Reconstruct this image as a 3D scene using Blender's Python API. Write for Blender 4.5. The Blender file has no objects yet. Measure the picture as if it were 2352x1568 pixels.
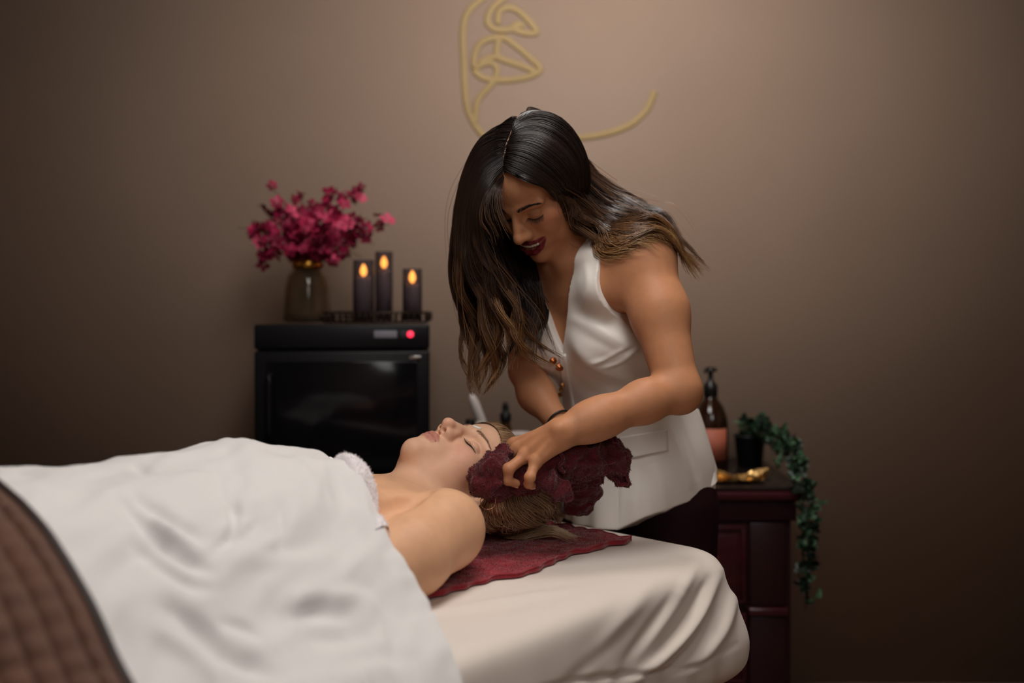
import bpy, bmesh, math, random
import numpy as np
from mathutils import Vector, Matrix
from mathutils.bvhtree import BVHTree

random.seed(7)
RNG = np.random.default_rng(7)
scene = bpy.context.scene
COL = scene.collection

# ------------------------------------------------------------------ camera
# metres; the camera stands at the origin, 1.2 m up, looking along +Y
CAM_Z, F_PX, CX, HORIZON = 1.2, 2287.0, 1176.0, 690.0
cam_data = bpy.data.cameras.new('camera')
cam = bpy.data.objects.new('camera', cam_data)
COL.objects.link(cam)
cam.location = (0, 0, CAM_Z)
cam.rotation_euler = (math.radians(90), 0, 0)
cam_data.sensor_width = 36.0
cam_data.lens = F_PX / 2352 * 36.0
cam_data.shift_y = -(784.0 - HORIZON) / 2352.0
cam_data.clip_start = 0.02
cam_data.dof.use_dof = True
cam_data.dof.focus_distance = 1.71
cam_data.dof.aperture_fstop = 1.5
scene.camera = cam

# ------------------------------------------------------------------ world, light, exposure
world = bpy.data.worlds.new('world')
scene.world = world
world.use_nodes = True
world.node_tree.nodes['Background'].inputs[0].default_value = (0.9, 0.8, 0.7, 1)
world.node_tree.nodes['Background'].inputs[1].default_value = 0.02

lamp_data = bpy.data.lights.new('ceiling_lamp_light', 'POINT')
lamp_data.shadow_soft_size = 0.16
lamp_data.energy = 27.0
lamp_data.color = (1.0, 0.97, 0.94)
LAMP_POS = (0.38, 2.00, 2.45)
lamp_obj = bpy.data.objects.new('lamp_light', lamp_data)
COL.objects.link(lamp_obj)
lamp_obj.location = LAMP_POS

fill_data = bpy.data.lights.new('front_lamp_light', 'POINT')
fill_data.shadow_soft_size = 0.36
fill_data.energy = 50.0
fill_data.color = (1.0, 0.99, 0.975)
FILL_POS = (0.0, 1.12, 2.40)
fill_obj = bpy.data.objects.new('lamp_light', fill_data)
COL.objects.link(fill_obj)
fill_obj.location = FILL_POS

front_data = bpy.data.lights.new('added_fill_light', 'POINT')  # added fill lamp, unseen, to brighten the vest and the lower wall
front_data.shadow_soft_size = 0.40
front_data.energy = 30.0
front_data.color = (1.0, 0.985, 0.965)
FRONT_POS = (0.55, -0.45, 2.15)
front_obj = bpy.data.objects.new('lamp_light', front_data)
COL.objects.link(front_obj)
front_obj.location = FRONT_POS

scene.view_settings.view_transform = 'Standard'
scene.view_settings.look = 'None'
scene.view_settings.gamma = 1.0
scene.view_settings.use_curve_mapping = False
scene.view_settings.exposure = -0.12

# ------------------------------------------------------------------ helpers
def V(*a):
    return np.array(a, float)

def P(px, py, d):
    """point of the photograph at depth d (metres along the view axis)"""
    return V((px - CX) / F_PX * d, d, CAM_Z - (py - HORIZON) / F_PX * d)

def pix(p):
    p = np.asarray(p, float)
    return np.stack([CX + p[..., 0] / p[..., 1] * F_PX, HORIZON + (CAM_Z - p[..., 2]) / p[..., 1] * F_PX], -1)

def unit(v):
    v = np.asarray(v, float)
    return v / np.linalg.norm(v)

def smooth(x, a, b):
    t = np.clip((x - a) / (b - a), 0, 1)
    return t * t * (3 - 2 * t)

def spline(pts, n):
    """Catmull-Rom through pts, n samples evenly in arc length"""
    p = np.asarray(pts, float)
    q = np.vstack([2 * p[0] - p[1], p, 2 * p[-1] - p[-2]])
    out = []
    for i in range(len(p) - 1):
        a, b, c, d = q[i:i + 4]
        t = np.linspace(0, 1, 17)[:-1, None]
        out.append(.5 * (2 * b + (c - a) * t + (2 * a - 5 * b + 4 * c - d) * t ** 2 + (3 * b - a - 3 * c + d) * t ** 3))
    out = np.vstack(out + [p[-1:]])
    s = np.r_[0, np.cumsum(np.linalg.norm(np.diff(out, axis=0), axis=1))]
    u = np.linspace(0, s[-1], n)
    return np.stack([np.interp(u, s, out[:, k]) for k in range(out.shape[1])], 1)

_H = np.random.default_rng(3).random((32, 32, 32))
def noise3(p, seed=0.0):
    """smooth value noise in -1..1"""
    p = np.asarray(p, float) + seed * 17.31
    i = np.floor(p).astype(int)
    f = p - i
    f = f * f * (3 - 2 * f)
    r = 0
    for dx in (0, 1):
        for dy in (0, 1):
            for dz in (0, 1):
                w = (f[..., 0] if dx else 1 - f[..., 0]) * (f[..., 1] if dy else 1 - f[..., 1]) * (f[..., 2] if dz else 1 - f[..., 2])
                r = r + w * _H[(i[..., 0] + dx) % 32, (i[..., 1] + dy) % 32, (i[..., 2] + dz) % 32]
    return r * 2 - 1

def fbm(p, octaves=3, seed=0.0):
    p = np.asarray(p, float)
    r, a = 0, 1.0
    for o in range(octaves):
        r = r + a * noise3(p * 2 ** o, seed + o)
        a *= .5
    return r

# ---- mesh objects
def mesh_np(name, verts, faces, mats=(), smooth_shade=True, attrs=None, mat_idx=None):
    verts = np.asarray(verts, np.float32)
    me = bpy.data.meshes.new(name)
    if isinstance(faces, np.ndarray):
        k = faces.shape[1]
        loops = faces.astype(np.int32).ravel()
        start = np.arange(len(faces), dtype=np.int32) * k
    else:
        loops = np.array([i for f in faces for i in f], np.int32)
        ln = np.array([len(f) for f in faces], np.int32)
        start = np.r_[0, np.cumsum(ln)[:-1]].astype(np.int32)
    me.vertices.add(len(verts)); me.vertices.foreach_set('co', verts.ravel())
    me.loops.add(len(loops)); me.loops.foreach_set('vertex_index', loops)
    me.polygons.add(len(start)); me.polygons.foreach_set('loop_start', start)
    if smooth_shade:
        me.polygons.foreach_set('use_smooth', np.ones(len(start), bool))
    if mat_idx is not None:
        me.polygons.foreach_set('material_index', np.asarray(mat_idx, np.int32))
    me.update(calc_edges=True)
    me.validate()
    for m in (mats if isinstance(mats, (list, tuple)) else [mats]):
        me.materials.append(m)
    for k, a in (attrs or {}).items():
        a = np.asarray(a, np.float32)
        if a.ndim == 1:
            at = me.attributes.new(k, 'FLOAT', 'POINT'); at.data.foreach_set('value', a)
        else:
            if a.shape[1] == 3:
                a = np.hstack([a, np.ones((len(a), 1), np.float32)])
            at = me.attributes.new(k, 'FLOAT_COLOR', 'POINT'); at.data.foreach_set('color', a.ravel())
    return me

def link(name, me, parent=None, loc=None, rot=None):
    o = bpy.data.objects.new(name, me)
    COL.objects.link(o)
    if parent is not None:
        o.parent = parent
        # parents are never scaled; children meshes are given in world space unless loc is set
        if loc is None:
            o.matrix_parent_inverse = parent_world_inv(parent)
    if loc is not None:
        o.location = loc
    if rot is not None:
        o.rotation_euler = rot
    return o

_PW = {}
def parent_world(o):
    m = Matrix.Translation(o.location) @ o.rotation_euler.to_matrix().to_4x4()
    if o.parent is not None:
        m = parent_world(o.parent) @ o.matrix_parent_inverse @ m
    return m

def parent_world_inv(o):
    return parent_world(o).inverted()

def tag(o, label, category=None, group=None, kind=None):
    if label: o['label'] = label
    if category: o['category'] = category
    if group: o['group'] = group
    if kind: o['kind'] = kind
    return o

def thing(name, label, category, loc=(0, 0, 0), rotz=0.0, group=None):
    o = bpy.data.objects.new(name, None)
    COL.objects.link(o)
    o.location = loc
    o.rotation_euler = (0, 0, rotz)
    o.empty_display_size = 0.05
    return tag(o, label, category, group)

class MB:
    """collects shapes into one mesh"""
    def __init__(s):
        s.v, s.f, s.n = [], [], 0
    def add(s, v, f):
        v = np.asarray(v, float)
        s.v.append(v)
        s.f += [tuple(int(i) + s.n for i in q) for q in f]
        s.n += len(v)
        return s
    def box(s, lo, hi, bevel=0.0):
        bm = bmesh.new()
        bmesh.ops.create_cube(bm, size=1)
        for v in bm.verts:
            v.co = Vector([lo[k] + (v.co[k] + .5) * (hi[k] - lo[k]) for k in range(3)])
        if bevel:
            bmesh.ops.bevel(bm, geom=bm.edges[:], offset=bevel, segments=2, affect='EDGES', profile=.5)
        return s.bm(bm)
    def bm(s, bm):
        bm.verts.index_update()
        s.add([v.co[:] for v in bm.verts], [[v.index for v in f.verts] for f in bm.faces])
        bm.free()
        return s
    def lathe(s, prof, seg=32, c=(0, 0, 0), sx=1, sy=1, flute=0, famp=0):
        a = np.arange(seg) * 2 * math.pi / seg
        k = 1 + famp * np.cos(a * flute)
        v, n = [], len(prof)
        for r, z in prof:
            v.append(np.stack([c[0] + r * k * np.cos(a) * sx, c[1] + r * k * np.sin(a) * sy, np.full(seg, c[2] + z)], 1))
        f = [(i * seg + j, i * seg + (j + 1) % seg, (i + 1) * seg + (j + 1) % seg, (i + 1) * seg + j) for i in range(n - 1) for j in range(seg)]
        return s.add(np.vstack(v), f)
    def tube(s, pts, r, seg=8, flat=1.0, up=(0, 0, 1), cap=True):
        pts = np.asarray(pts, float); n = len(pts)
        r = np.broadcast_to(np.asarray(r, float), (n,))
        t = np.gradient(pts, axis=0); t /= np.linalg.norm(t, axis=1)[:, None] + 1e-12
        ref = np.broadcast_to(np.asarray(up, float), t.shape)
        ref = np.where((np.abs((t * ref).sum(1)) > .95)[:, None], V(1, .3, .1), ref)
        a = np.cross(t, ref); a /= np.linalg.norm(a, axis=1)[:, None] + 1e-12
        b = np.cross(a, t)
        ang = np.arange(seg) * 2 * math.pi / seg
        v = pts[:, None] + r[:, None, None] * (np.cos(ang)[None, :, None] * a[:, None] + flat * np.sin(ang)[None, :, None] * b[:, None])
        f = [(i * seg + j, i * seg + (j + 1) % seg, (i + 1) * seg + (j + 1) % seg, (i + 1) * seg + j) for i in range(n - 1) for j in range(seg)]
        if cap:
            f += [tuple(range(seg))[::-1], tuple((n - 1) * seg + j for j in range(seg))]
        return s.add(v.reshape(-1, 3), f)
    def mesh(s, name, mat, sm=True):
        return mesh_np(name, np.vstack(s.v), s.f, mat, sm)
    def build(s, name, mat, parent=None, sm=True, loc=None, rot=None):
        o = link(name, s.mesh(name, mat, sm), parent, loc, rot)
        return o

def sharp(o, deg=35):
    me = o.data
    bm = bmesh.new(); bm.from_mesh(me)
    for e in bm.edges:
        if len(e.link_faces) == 2 and e.calc_face_angle(0) > math.radians(deg):
            e.smooth = False
    bm.to_mesh(me); bm.free()
    return o

# ------------------------------------------------------------------ signed distance modelling
class SDF:
    def __init__(s):
        s.ops = []
    def rc(s, a, b, ra, rb=None, k=.01, sub=False):
        a, b = V(*a), V(*b)
        rb = ra if rb is None else rb
        R = max(ra, rb) + max(k, .004) + .024
        s.ops.append(('c', a, b, ra, rb, k, sub, np.minimum(a, b) - R, np.maximum(a, b) + R)); return s
    def chain(s, pts, rs, k=.01, sub=False):
        for i in range(len(pts) - 1):
            s.rc(pts[i], pts[i + 1], rs[i], rs[i + 1], k, sub)
        return s
    def el(s, c, r, R=None, k=.01, sub=False):
        c = V(*c); r = V(*r)
        R = np.eye(3) if R is None else np.asarray(R, float)   # rows = axes
        m = r.max() + max(k, .004) + .024
        s.ops.append(('e', c, r, R, None, k, sub, c - m, c + m)); return s
    def __call__(s, p):
        d = np.full(len(p), .06)
        lo, hi = p.min(0), p.max(0)
        for o in s.ops:
            bl, bh = o[7], o[8]
            if (bl > hi).any() or (bh < lo).any():
                continue
            m = np.nonzero(((p > bl) & (p < bh)).all(1))[0]
            if not len(m):
                continue
            q = p[m]
            if o[0] == 'c':
                a, b, ra, rb = o[1:5]
                ab = b - a; L = ab @ ab
                t = np.clip(((q - a) @ ab) / L, 0, 1) if L > 0 else np.zeros(len(q))
                e = np.linalg.norm(q - a - t[:, None] * ab, axis=1) - (ra + (rb - ra) * t)
            else:
                c, r, R = o[1:4]
                w = (q - c) @ R.T
                k0 = np.linalg.norm(w / r, axis=1); k1 = np.linalg.norm(w / r ** 2, axis=1) + 1e-9
                e = np.where(k0 < 1e-6, -r.min(), k0 * (k0 - 1) / k1)
            k = o[5]; x = d[m]
            if o[6]:
                h = np.maximum(k - np.abs(x + e), 0) / k
                d[m] = np.maximum(x, -e) + h * h * k * .25
            else:
                h = np.maximum(k - np.abs(x - e), 0) / k
                d[m] = np.minimum(x, e) - h * h * k * .25
        return d

def sdf_mesh(fn, lo, hi, h, B=8):
    """sparse surface nets: vertices and quads of fn == 0 inside the box"""
    lo = V(*lo); hi = V(*hi)
    nb = np.ceil((hi - lo) / h / B).astype(int)
    g = np.stack(np.meshgrid(*[np.arange(n) for n in nb], indexing='ij'), -1).reshape(-1, 3)
    dc = np.concatenate([fn(lo + (c + .5) * B * h) for c in np.array_split(g, max(1, len(g) // 60000))])
    act = g[np.abs(dc) < B * h * 1.25]
    A = np.repeat(np.repeat(np.repeat(dc.reshape(nb).astype(np.float32), B, 0), B, 1), B, 2)
    off = np.stack(np.meshgrid(*[np.arange(B)] * 3, indexing='ij'), -1).reshape(-1, 3)
    for c in np.array_split(act, max(1, len(act) // 150)):
        if not len(c): continue
        idx = (c[:, None] * B + off[None]).reshape(-1, 3)
        A[idx[:, 0], idx[:, 1], idx[:, 2]] = fn(lo + idx * h)
    S = (A < 0).view(np.uint8)
    T = S[:-1] + S[1:]; T = T[:, :-1] + T[:, 1:]; T = T[:, :, :-1] + T[:, :, 1:]
    cells = np.argwhere((T > 0) & (T < 8))
    n = np.array(T.shape)
    cid = (cells[:, 0] * n[1] + cells[:, 1]) * n[2] + cells[:, 2]
    cor = np.array([[i, j, k] for i in (0, 1) for j in (0, 1) for k in (0, 1)])
    val = np.stack([A[cells[:, 0] + c[0], cells[:, 1] + c[1], cells[:, 2] + c[2]] for c in cor], 1).astype(float)
    acc = np.zeros((len(cells), 3)); cnt = np.zeros(len(cells))
    for a in range(8):
        for ax in range(3):
            if cor[a][ax]: continue
            b = a | (4 >> ax)
            m = (val[:, a] < 0) != (val[:, b] < 0)
            t = np.where(m, val[:, a] / (val[:, a] - val[:, b] + 1e-12), 0)
            q = cor[a] + t[:, None] * (cor[b] - cor[a])
            acc += q * m[:, None]; cnt += m
    verts = lo + (cells + acc / cnt[:, None]) * h
    quads = []
    for ax in range(3):
        b = 4 >> ax
        m = (val[:, 0] < 0) != (val[:, b] < 0)
        o1, o2 = [(1, 2), (2, 0), (0, 1)][ax]
        m &= (cells[:, o1] > 0) & (cells[:, o2] > 0)
        c = cells[m]
        st = [n[1] * n[2], n[2], 1]
        base = cid[m]
        ids = [base, base - st[o1], base - st[o1] - st[o2], base - st[o2]]
        loc = [np.searchsorted(cid, i) for i in ids]
        q = np.stack(loc, 1)
        inside = val[m, 0] < 0
        q = np.where(inside[:, None], q, q[:, ::-1])
        quads.append(q)
    return verts, np.vstack(quads)

def merge(parts):
    vs, fs, n = [], [], 0
    for v, f in parts:
        vs.append(v); fs.append(f + n); n += len(v)
    return np.vstack(vs), np.vstack(fs)

def drop_inside(v, f, lo, hi, m):
    ins = ((v > V(*lo) + m) & (v < V(*hi) - m)).all(1)
    return v, f[~ins[f].all(1)]

def vnormals(v, f):
    a = v[f[:, 2]] - v[f[:, 0]]; b = v[f[:, -1]] - v[f[:, 1]]
    n = np.cross(a, b)
    out = np.zeros_like(v)
    for k in range(f.shape[1]):
        np.add.at(out, f[:, k], n)
    return out / (np.linalg.norm(out, axis=1)[:, None] + 1e-12)

def grid_faces(nu, nv, wrap=False):
    i, j = np.meshgrid(np.arange(nu - 1), np.arange(nv if wrap else nv - 1), indexing='ij')
    j2 = (j + 1) % nv
    return np.stack([i * nv + j, i * nv + j2, (i + 1) * nv + j2, (i + 1) * nv + j], -1).reshape(-1, 4)

# ---- strands (hair, lashes, pile) as thin three-sided tubes
def tubes(curves, rad, cols=None, seg=3):
    """curves (n, m, 3); rad (n, m)"""
    n, m, _ = curves.shape
    t = np.gradient(curves, axis=1); t /= np.linalg.norm(t, axis=2)[..., None] + 1e-12
    ref = np.broadcast_to(V(.31, -.85, .42), t.shape)
    a = np.cross(t, ref); a /= np.linalg.norm(a, axis=2)[..., None] + 1e-9
    b = np.cross(a, t)
    ang = np.arange(seg) * 2 * math.pi / seg
    v = curves[:, :, None] + rad[..., None, None] * (np.cos(ang)[:, None] * a[:, :, None] + np.sin(ang)[:, None] * b[:, :, None])
    base = (np.arange(n) * m * seg)[:, None, None]
    i = np.arange(m - 1)[None, :, None]; j = np.arange(seg)[None, None, :]
    j2 = (j + 1) % seg
    f = np.stack([base + i * seg + j, base + i * seg + j2, base + (i + 1) * seg + j2, base + (i + 1) * seg + j], -1).reshape(-1, 4)
    c = None
    if cols is not None:
        c = np.repeat(cols[:, :, None], seg, 2).reshape(-1, cols.shape[-1])
    return v.reshape(-1, 3), f, c

def hair_strands(guides, n, m=30, clumps=60, spread=.012, fine=.004, wave=.006, freq=3.0, rad=.0006,
                 ramp=lambda t: smooth(t, .05, .6), cut=(.82, 1.0), rng=None, gather=0.0):
    rng = rng or RNG
    G = np.stack([spline(g, m) for g in guides])
    t = np.linspace(0, 1, m)
    cu = rng.random(clumps) * (len(G) - 1)
    co = rng.normal(size=(clumps, 3)) * spread
    cp = rng.random((clumps, 3)) * 6.28
    cf = freq * (.75 + .5 * rng.random((clumps, 1)))
    cid = rng.integers(0, clumps, n)
    u = np.clip(cu[cid] + rng.normal(size=n) * .22, 0, len(G) - 1.001)
    i = u.astype(int); w = (u - i)[:, None, None]
    C = G[i] * (1 - w) + G[i + 1] * w
    if gather:                       # the lengths gather into separate locks along the guides
        c_ = np.round(cu[cid]) + (cu[cid] - np.round(cu[cid])) * (1 - gather)
        u2 = np.clip(c_ + rng.normal(size=n) * .10, 0, len(G) - 1.001)
        i2 = u2.astype(int); w2 = (u2 - i2)[:, None, None]
        g_ = smooth(t, .35, .8)[None, :, None]
        C = C * (1 - g_) + (G[i2] * (1 - w2) + G[i2 + 1] * w2) * g_
    end = cut[0] + (cut[1] - cut[0]) * rng.random(n)
    # shorten
    tt = end[:, None] * t[None]
    k = np.clip((tt * (m - 1)).astype(int), 0, m - 2); fr = (tt * (m - 1) - k)[..., None]
    ar = np.arange(n)[:, None]
    C = C[ar, k] * (1 - fr) + C[ar, k + 1] * fr
    rp = ramp(tt)[..., None]
    C = C + co[cid][:, None] * rp
    C = C + rng.normal(size=(n, 3))[:, None] * fine * (.35 + .65 * rp) * (1 - .45 * smooth(tt, .7, 1))[..., None]
    ph = 6.28 * cf[cid] * tt + cp[cid][:, 0:1]
    amp = wave * rp[..., 0]
    C = C + (np.sin(ph) * amp)[..., None] * V(.8, .25, .1) + (np.cos(ph * .9 + cp[cid][:, 1:2]) * amp)[..., None] * V(.15, .75, .2)
    R = rad * (.6 + .8 * rng.random((n, 1))) * (1 - .65 * smooth(tt, .6, 1))
    return C, R, tt, cid

def clear_of(C_, cap, rng, base=.0015, layer=.010):
    """lift strands that would run inside a head on to its surface"""
    sh = C_.shape; p = C_.reshape(-1, 3).copy()
    lift = np.repeat(base + layer * rng.random(sh[0]) ** 1.5, sh[1])
    root = np.tile(smooth(np.linspace(0, 1, sh[1]), 0, .08), sh[0])
    for _ in range(3):
        d = cap(p); m = d < lift * root
        if not m.any(): break
        q = p[m]; e = .001
        g = np.stack([cap(q + e * np.eye(3)[k]) - cap(q - e * np.eye(3)[k]) for k in range(3)], 1)
        g /= np.linalg.norm(g, axis=1)[:, None] + 1e-9
        p[m] = q + g * (lift[m] * root[m] - d[m])[:, None]
    return p.reshape(sh)

# ------------------------------------------------------------------ materials (all procedural)
def mat(name, col, rough=.6, spec=.5, metal=0.0, sss=0.0, sss_r=(1, .4, .25), sss_s=.008, noise=0.0, nscale=20, bump=0.0, bscale=200,
        sheen=0.0, trans=0.0, ior=1.45, attr=None, coat=0.0, emit=None, estr=0.0, aniso=0.0, alpha=1.0, stretch=None, bump2=None):
    m = bpy.data.materials.new(name)
    m.use_nodes = True
    nt = m.node_tree; N = nt.nodes; L = nt.links
    b = N['Principled BSDF']
    b.inputs['Base Color'].default_value = (*col, 1)
    b.inputs['Roughness'].default_value = rough
    b.inputs['Specular IOR Level'].default_value = spec
    b.inputs['Metallic'].default_value = metal
    b.inputs['Subsurface Weight'].default_value = sss
    b.inputs['Subsurface Radius'].default_value = sss_r
    b.inputs['Subsurface Scale'].default_value = sss_s
    b.inputs['Sheen Weight'].default_value = sheen
    b.inputs['Transmission Weight'].default_value = trans
    b.inputs['IOR'].default_value = ior
    b.inputs['Coat Weight'].default_value = coat
    b.inputs['Alpha'].default_value = alpha
    if emit:
        b.inputs['Emission Color'].default_value = (*emit, 1)
        b.inputs['Emission Strength'].default_value = estr
    tc = N.new('ShaderNodeTexCoord')
    src = tc.outputs['Object']
    if stretch:
        mp = N.new('ShaderNodeMapping'); mp.inputs['Scale'].default_value = stretch
        L.new(src, mp.inputs['Vector']); src = mp.outputs['Vector']
    cur = None
    if attr:
        a = N.new('ShaderNodeAttribute'); a.attribute_name = attr
        cur = a.outputs['Color']
    if noise:
        nz = N.new('ShaderNodeTexNoise'); nz.inputs['Scale'].default_value = nscale; nz.inputs['Detail'].default_value = 4
        L.new(src, nz.inputs['Vector'])
        mr = N.new('ShaderNodeMapRange')
        mr.inputs['To Min'].default_value = 1 - noise; mr.inputs['To Max'].default_value = 1 + noise
        mr.inputs['From Min'].default_value = .3; mr.inputs['From Max'].default_value = .7
        L.new(nz.outputs['Fac'], mr.inputs['Value'])
        mx = N.new('ShaderNodeMix'); mx.data_type = 'RGBA'; mx.blend_type = 'MULTIPLY'
        mx.inputs[0].default_value = 1
        if cur is not None: L.new(cur, mx.inputs[6])
        else: mx.inputs[6].default_value = (*col, 1)
        L.new(mr.outputs[0], mx.inputs[7])
        cur = mx.outputs[2]
    if cur is not None:
        L.new(cur, b.inputs['Base Color'])
    nrm = None
    for bs, bd in ([(bscale, bump)] if bump else []) + (bump2 or []):
        n2 = N.new('ShaderNodeTexNoise'); n2.inputs['Scale'].default_value = bs; n2.inputs['Detail'].default_value = 3
        L.new(src, n2.inputs['Vector'])
        bp = N.new('ShaderNodeBump'); bp.inputs['Strength'].default_value = 1; bp.inputs['Distance'].default_value = bd
        L.new(n2.outputs['Fac'], bp.inputs['Height'])
        if nrm is not None: L.new(nrm, bp.inputs['Normal'])
        nrm = bp.outputs['Normal']
    if nrm is not None:
        L.new(nrm, b.inputs['Normal'])
    return m

def srgb(r, g, b):
    f = lambda c: ((c / 255 + .055) / 1.055) ** 2.4 if c > 10 else c / 255 / 12.92
    return (f(r), f(g), f(b))
# ------------------------------------------------------------------ the room
WALL_Y = 2.87
m_wall = mat('wall_paint', srgb(153, 131, 115), .62, .3, noise=.05, nscale=1.6, bump=.0006, bscale=60)
m_floor = mat('floor_wood', srgb(150, 118, 92), .45, noise=.25, nscale=6, stretch=(1, 8, 1))
m_ceil = mat('ceiling_paint', srgb(190, 170, 150), .8)
m_base = mat('baseboard_paint', srgb(120, 95, 80), .5)

def slab(name, lo, hi, m, kind='structure'):
    o = MB().box(lo, hi).build(name, m, sm=False)
    o['kind'] = kind
    return o
slab('floor', (-2.3, -1.7, -.05), (2.3, WALL_Y, 0), m_floor)
slab('ceiling', (-2.3, -1.7, 2.6), (2.3, WALL_Y, 2.65), m_ceil)
slab('wall_back', (-2.3, WALL_Y, -.05), (2.3, WALL_Y + .1, 2.65), m_wall)
slab('wall_left', (-2.4, -1.7, -.05), (-2.3, WALL_Y + .1, 2.65), m_wall)
slab('wall_right', (2.3, -1.7, -.05), (2.4, WALL_Y + .1, 2.65), m_wall)
slab('wall_front', (-2.3, -1.8, -.05), (2.3, -1.7, 2.65), m_wall)
slab('baseboard_back', (-2.3, WALL_Y - .015, 0), (2.3, WALL_Y, .1), m_base)

# ceiling lamp that lights the room (above the picture)
lamp = thing('ceiling_lamp', 'ceiling lamp close to the wall with the gold drawing', 'lamp', (LAMP_POS[0], LAMP_POS[1], 2.6))
m_white_metal = mat('white_metal', (.8, .78, .75), .4)
MB().lathe([(.0, 0), (.07, 0), (.072, -.008), (.06, -.02), (.012, -.024), (.012, -.03), (0, -.03)], 32, LAMP_POS[:2] + (2.6,)).build('canopy', m_white_metal, lamp)
lamp_obj.parent = lamp
lamp_obj.matrix_parent_inverse = parent_world_inv(lamp)
lamp2 = thing('ceiling_lamp', 'ceiling lamp above the head end of the massage table', 'lamp', (FILL_POS[0], FILL_POS[1], 2.6))
MB().lathe([(.0, 0), (.07, 0), (.072, -.008), (.06, -.02), (.012, -.024), (.012, -.03), (0, -.03)], 32, FILL_POS[:2] + (2.6,)).build('canopy', m_white_metal, lamp2)
fill_obj.parent = lamp2
fill_obj.matrix_parent_inverse = parent_world_inv(lamp2)
added_lamp = thing('ceiling_lamp', 'added unseen fill lamp under the ceiling behind the viewer', 'lamp', (FRONT_POS[0], FRONT_POS[1], 2.6))
MB().lathe([(.0, 0), (.07, 0), (.072, -.008), (.06, -.02), (.012, -.024), (.012, -.03), (0, -.03)], 32, FRONT_POS[:2] + (2.6,)).build('canopy', m_white_metal, added_lamp)  # canopy made up to carry the added fill lamp
front_obj.parent = added_lamp
front_obj.matrix_parent_inverse = parent_world_inv(added_lamp)

# ------------------------------------------------------------------ gold line drawing on the wall
m_gold_paint = mat('gold_paint', srgb(172, 146, 100), .55, .3, metal=.0, noise=.06, nscale=9)
art = thing('wall_art', 'gold one-line drawing of a face painted on the brown wall', 'wall art', (0, WALL_Y, 1.8))
def zoomed(pts):
    return [(1000 + x / 4.2, y / 4.2) for x, y in pts]
STROKES = [
    [(900, -330), (700, -190), (540, -80), (440, 0), (340, 85), (282, 190), (265, 330), (270, 520), (280, 760), (290, 920), (312, 1060), (352, 1150), (420, 1260), (560, 1390), (760, 1440)],
    [(700, -40), (640, 0), (560, 70), (507, 165), (517, 240), (580, 283), (690, 290), (810, 258)],
    [(600, 235), (612, 125), (690, 76), (790, 102), (890, 190), (975, 300), (930, 325), (830, 312), (745, 272), (800, 235), (855, 262)],
    [(370, 660), (377, 540), (430, 425), (540, 372), (660, 366), (760, 430), (880, 530), (1000, 640), (1008, 682), (930, 730), (780, 765), (620, 775), (480, 758), (402, 712), (372, 664)],
    [(612, 385), (592, 490), (612, 555), (720, 600), (850, 642), (965, 695)],
    [(388, 664), (440, 626), (520, 606), (584, 640), (592, 715), (552, 800), (470, 890), (405, 980), (388, 1080), (382, 1190)],
    [(425, 612), (500, 562), (600, 548)],
    [(2112, 880), (2090, 950), (2030, 1070), (1900, 1190), (1750, 1260), (1600, 1300), (1440, 1325), (1250, 1330)],
]
for st in STROKES:
    c = spline([P(x, y, WALL_Y) for x, y in zoomed(st)], 60)
    c[:, 1] = WALL_Y - .0012
    MB().tube(c, .0096, 8, flat=.22, up=(0, 1, 0)).build('stroke', m_gold_paint, art)

# ------------------------------------------------------------------ sideboard
m_wood = mat('mahogany', srgb(60, 18, 26), .33, .5, noise=.25, nscale=5, stretch=(1, 1, 6), coat=.25)
m_wood_dark = mat('dark_mahogany', srgb(38, 14, 18), .4, .5, noise=.2, nscale=6)
m_dark_top = mat('dark_stone_top', srgb(40, 32, 30), .22, .5, noise=.2, nscale=14)
m_knob = mat('brown_knob', srgb(90, 40, 40), .25, .5, coat=.4)
SB_Z, SB_Y = .749, 2.40
side = thing('sideboard', 'long dark red wooden sideboard with drawers against the wall', 'sideboard', (0, 2.63, 0))
X0, X1 = -.72, .712
MB().box((X0 + .03, SB_Y + .035, .08), (X1 - .03, WALL_Y - .02, SB_Z - .04), .003).build('carcass', m_wood_dark, side, False)
MB().box((X0 + .004, SB_Y + .004, SB_Z - .008), (X1 - .004, WALL_Y - .004, SB_Z), .002).build('top_inlay', m_dark_top, side, False)
MB().box((X0, SB_Y, SB_Z - .034), (X1, WALL_Y - .002, SB_Z - .009), .008).build('top_board', m_wood, side)
MB().box((X0 + .02, SB_Y + .02, SB_Z - .085), (X1 - .02, WALL_Y - .004, SB_Z - .035), .004).build('frieze', m_wood_dark, side, False)
for x in (X0 + .015, X1 - .045):
    for y in (SB_Y + .02, WALL_Y - .07):
        MB().box((x, y, 0), (x + .03, y + .045, .085), .004).build('foot', m_wood_dark, side, False)
def col(x0, x1):
    """pilaster beside the drawers, in three mouldings"""
    for z0, z1 in ((.455, .66), (.08, .43)):
        MB().box((x0, SB_Y + .026, z0), (x1, SB_Y + .05, z1), .004).build('stile', m_wood_dark, side, False)
    MB().box((x0 - .004, SB_Y + .016, .432), (x1 + .004, SB_Y + .05, .453), .005).build('rail', m_wood, side)
col(.578, .668)
col(-.676, -.586)
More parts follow.
